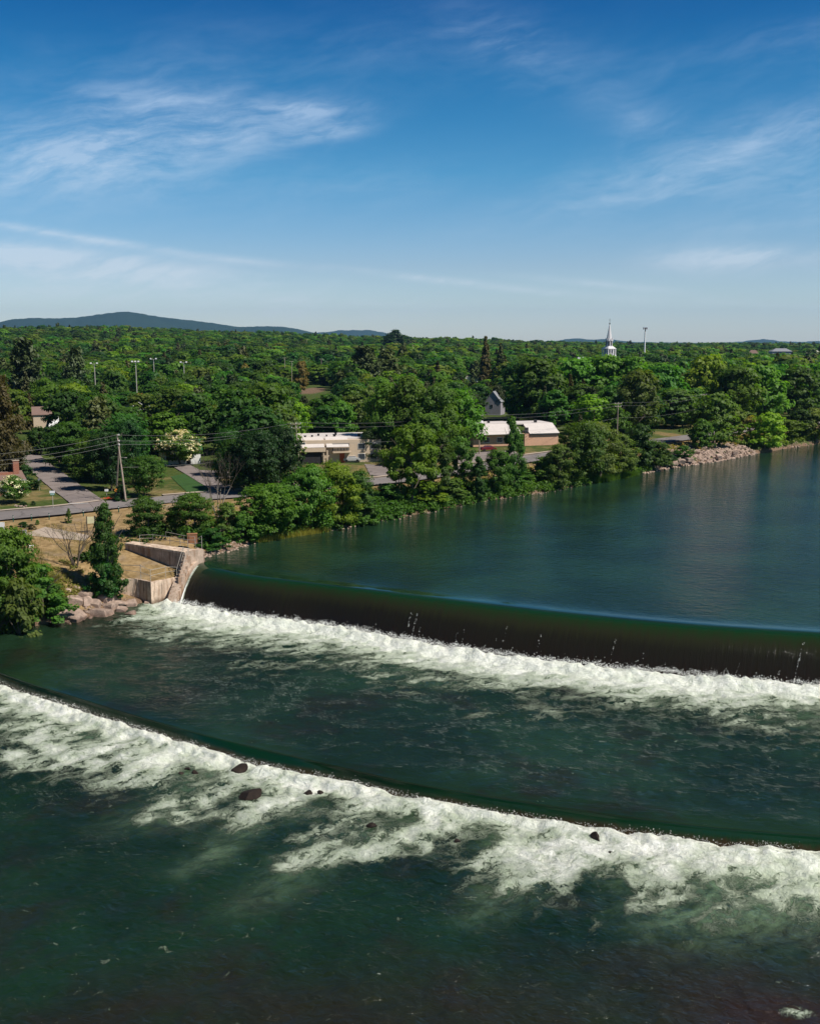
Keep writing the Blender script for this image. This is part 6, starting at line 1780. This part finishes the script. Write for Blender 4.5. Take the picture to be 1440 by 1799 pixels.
# ------------------------------------------------------------------ cars
def car(px, py, rz, mat, label, ln=4.4):
    p = gp(px, py); o = empty('parked_car', (p.x, p.y, p.z + 0.16), rz); tag(o, label, 'car')
    s_ = ln / 4.4
    prof = [(-2.2, .35), (-2.15, .75), (-1.9, .92), (-1.35, .98), (-.75, 1.42), (.75, 1.45), (1.35, 1.02), (2.05, .82), (2.2, .55), (2.18, .35)]
    m = MB(); n = len(prof); v = []
    for y_, ins in ((-.86, 0), (.86, 0)):
        v += [(x * s_, y_ * (0.86 if z > 1.2 else 1), z) for x, z in prof]
    m.add(v, [tuple(range(n)), tuple(reversed(range(n, 2 * n)))] + [(i, n + i, n + (i + 1) % n, (i + 1) % n) for i in range(n)]); m.build('body', mat, o)
    MB().add([(-1.2 * s_, -.84, 1.0), (1.2 * s_, -.84, 1.03), (.72 * s_, -.775, 1.36), (-.72 * s_, -.775, 1.36)], [(0, 1, 2, 3)]).build('side_window', M_glass, o)
    MB().add([(-1.2 * s_, .84, 1.0), (1.2 * s_, .84, 1.03), (.72 * s_, .775, 1.36), (-.72 * s_, .775, 1.36)], [(3, 2, 1, 0)]).build('side_window', M_glass, o)
    MB().add([(1.32 * s_, -.75, 1.06), (1.32 * s_, .75, 1.06), (.82 * s_, .68, 1.43), (.82 * s_, -.68, 1.43)], [(0, 1, 2, 3)]).build('windscreen', M_glass, o)
    for x in (-1.35, 1.35):
        for y_ in (-.8, .8):
            MB().tube((x * s_, y_ - .11, .33), (x * s_, y_ + .11, .33), .33, .33, 14).build('wheel', M_tyre, o)
    return o
car(857, 793, 0.25, M_carred, 'dark red car parked in the yard beside the thin pale pole')
car(63, 797, 1.1, M_dark, 'black car parked under the bushes near the top of the side street')
car(618, 812, 0.1, M_cargrey, 'silver car in the shade in front of the cream apartment building')

# ------------------------------------------------------------------ street furniture
def bollard(px, py, label):
    p = gp(px, py); o = empty('marker_post', p); tag(o, label, 'post', 'green posts along the roadside')
    MB().tube((0, 0, -.3), (0, 0, 1.12), .09, .09, 8).build('post', M_green, o); MB().tube((0, 0, .8), (0, 0, .92), .1, .1, 8).build('reflector', M_paint, o)
for px, py, lb in ((24, 917, 'leftmost green marker post along the near roadside'), (56, 915, 'second green marker post from the left along the road'), (87, 913, 'third green marker post from the left along the road'),
                   (147, 907, 'green marker post just right of the slim young tree'), (209, 900, 'green marker post right of the pointed poplar top')):
    bollard(px, py, lb)
# street name sign
p = gp(94, 893); o = empty('street_sign', p, 0.15); tag(o, 'white and teal street sign on a pale post at the corner of the side street', 'sign')
MB().tube((0, 0, -.2), (0, 0, 3.0), .05, .05, 8).build('post', M_steel, o)
MB().box((0, -.07, 3.0), (.95, .05, .42)).build('white_panel', M_white, o); MB().box((0, -.07, 2.6), (.75, .05, .34)).build('teal_panel', M_teal, o)
for x_ in (-.22, 0, .22): MB().box((x_, -.10, 2.6), (.13, .012, .12)).build('lettering', M_white, o)
MB().box((0, -.02, 3.27), (.5, .06, .12)).build('cap_panel', M_dark, o)
p = gp(70, 862); o = empty('sign_post', p); tag(o, 'faint grey sign post at the inner edge of the side street', 'sign')
MB().tube((0, 0, -.2), (0, 0, 2.3), .04, .04, 6).build('post', M_steel, o); MB().box((0, -.05, 2.25), (.4, .04, .5)).build('back_panel', M_siding, o)
p = gp(205.5, 881); o = empty('warning_sign', p, 0.1); tag(o, 'orange warning sign with a dark symbol at the foot of the double pole', 'sign')
MB().tube((0, 0, -.2), (0, 0, 2.1), .05, .05, 6).build('post', M_siding, o)
MB().add([(0, -.08, 1.75), (.38, -.08, 2.13), (0, -.08, 2.51), (-.38, -.08, 2.13), (0, -.04, 1.75), (.38, -.04, 2.13), (0, -.04, 2.51), (-.38, -.04, 2.13)], [(0, 1, 2, 3), (7, 6, 5, 4), (0, 4, 5, 1), (1, 5, 6, 2), (2, 6, 7, 3), (3, 7, 4, 0)]).build('panel', M_orange, o)
MB().box((0, -.095, 2.13), (.13, .02, .3)).build('symbol', M_dark, o)
p = gp(211.5, 881); o = empty('marker_sign', p, 0.1); tag(o, 'narrow yellow marker sign right of the orange warning sign', 'sign')
MB().tube((0, 0, -.2), (0, 0, 2.0), .03, .03, 6).build('post', M_siding, o); MB().box((0, -.05, 2.1), (.16, .04, .5)).build('panel', plain('yellow_paint', (.55, .42, .12), .6), o)
p = gp(188, 873); o = empty('mailbox', p, -0.3); tag(o, 'small tilted white mailbox on a post beside the red flowers', 'mailbox')
MB().tube((0, 0, -.2), (0, 0, 1.1), .05, .05, 6).build('post', M_steel, o); MB().box((0, 0, 1.3), (.65, .35, .4), .4).build('box', M_white, o)
fl = gp(199, 879); XY = np.stack([fl.x + rng.normal(0, .8, 130), fl.y + rng.normal(0, .35, 130)], 1)
leaf_mass('flower_bed', XY, .5, .12, 'mid', 'green leaves of the flower bed at the foot of the orange sign', 8, .15)
Vf, Ff, _ = cards(np.stack([XY[:, 0], XY[:, 1], H(XY[:, 0], XY[:, 1]) + .45], 1), np.tile([0, -.5, .8], (130, 1)) + rng.normal(size=(130, 3)) * .3, .26, 1.0, 3)
tag(link('flowers', mesh_np('flowers', Vf, Ff, M_red)), 'patch of red flowers by the mailbox at the junction', 'flowers', kind='stuff')
# information panel on the lawn
p = gp(160, 936); o = empty('information_panel', p, 0.2); tag(o, 'dark framed information panel with a yellow white sheet on the lawn', 'sign')
MB().box((-.55, 0, 1.3), (.14, .14, 2.9)).build('frame_post', M_dark, o); MB().box((.75, 0, 1.3), (.14, .14, 2.9)).build('frame_post', M_dark, o)
MB().box((.1, 0, 2.1), (1.15, .08, 1.1)).build('panel', plain('faded_poster', (.62, .58, .36), .6, .3, 2.0), o)
p = gp(2, 938); o = empty('notice_board', p, 0.1); tag(o, 'white upright board with a small dark mark at the left edge of the lawn', 'sign')
MB().box((0, 0, .95), (1.3, .14, 1.9)).build('panel', M_white, o); MB().box((.25, -.08, .75), (.28, .02, .34)).build('dark_mark', M_dark, o)
p = gp(55, 968); o = empty('utility_box', p, 0.2); tag(o, 'small pale grey box standing on the dry lawn', 'box')
MB().box((0, 0, .4), (.75, .55, .8)).build('cabinet', M_concpale_lit, o); MB().box((0, 0, .82), (.8, .6, .05)).build('lid', M_white, o)
p = gp(44, 941); o = empty('picnic_bin', p, 0.2); tag(o, 'small grey bin with a dark opening beside the dark shrubs', 'bin')
MB().tube((0, 0, 0), (0, 0, .9), .3, .34, 10).build('body', M_siding, o); MB().box((0, -.3, .75), (.3, .1, .16)).build('opening', M_dark, o)
# stones round the blossoming tree
for i, (px, py) in enumerate(((28, 889), (31, 890), (35, 890), (38, 890.5), (42, 891), (46, 890))):
    rock(px, py, 4.2, 2.4, zat(px, py) + .05, ('first', 'second', 'third', 'fourth', 'fifth', 'last')[i] + ' pale edging stone from the left under the small blossoming tree', 400 + i, .5, M_rip, 'edging stones round the small blossoming tree')
# fence posts with rail at the park bend
pk = [gp(1172 + i * 9, 783 - i * 1.6) for i in range(5)]
railing([(q.x, q.y, q.z, .8) for q in pk], 'low dark guard fence at the road bend above the stones', rails=(.9,), r=.06, mat=M_dark)

# ------------------------------------------------------------------ haze
def haze():
    m, t, out = new_mat('haze')
    v = t.node('ShaderNodeVolumePrincipled')
    v.inputs['Color'].default_value = (0.34, 0.62, 1.0, 1); v.inputs['Density'].default_value = 3.6e-5; v.inputs['Anisotropy'].default_value = 0.2
    t.l.new(v.outputs[0], out.inputs['Volume'])
    o = MB().box((0, 0, 280), (33000, 36000, 580)).build('haze', m)
    tag(o, 'thin blue summer haze over the whole landscape', 'haze', kind='stuff')
haze()
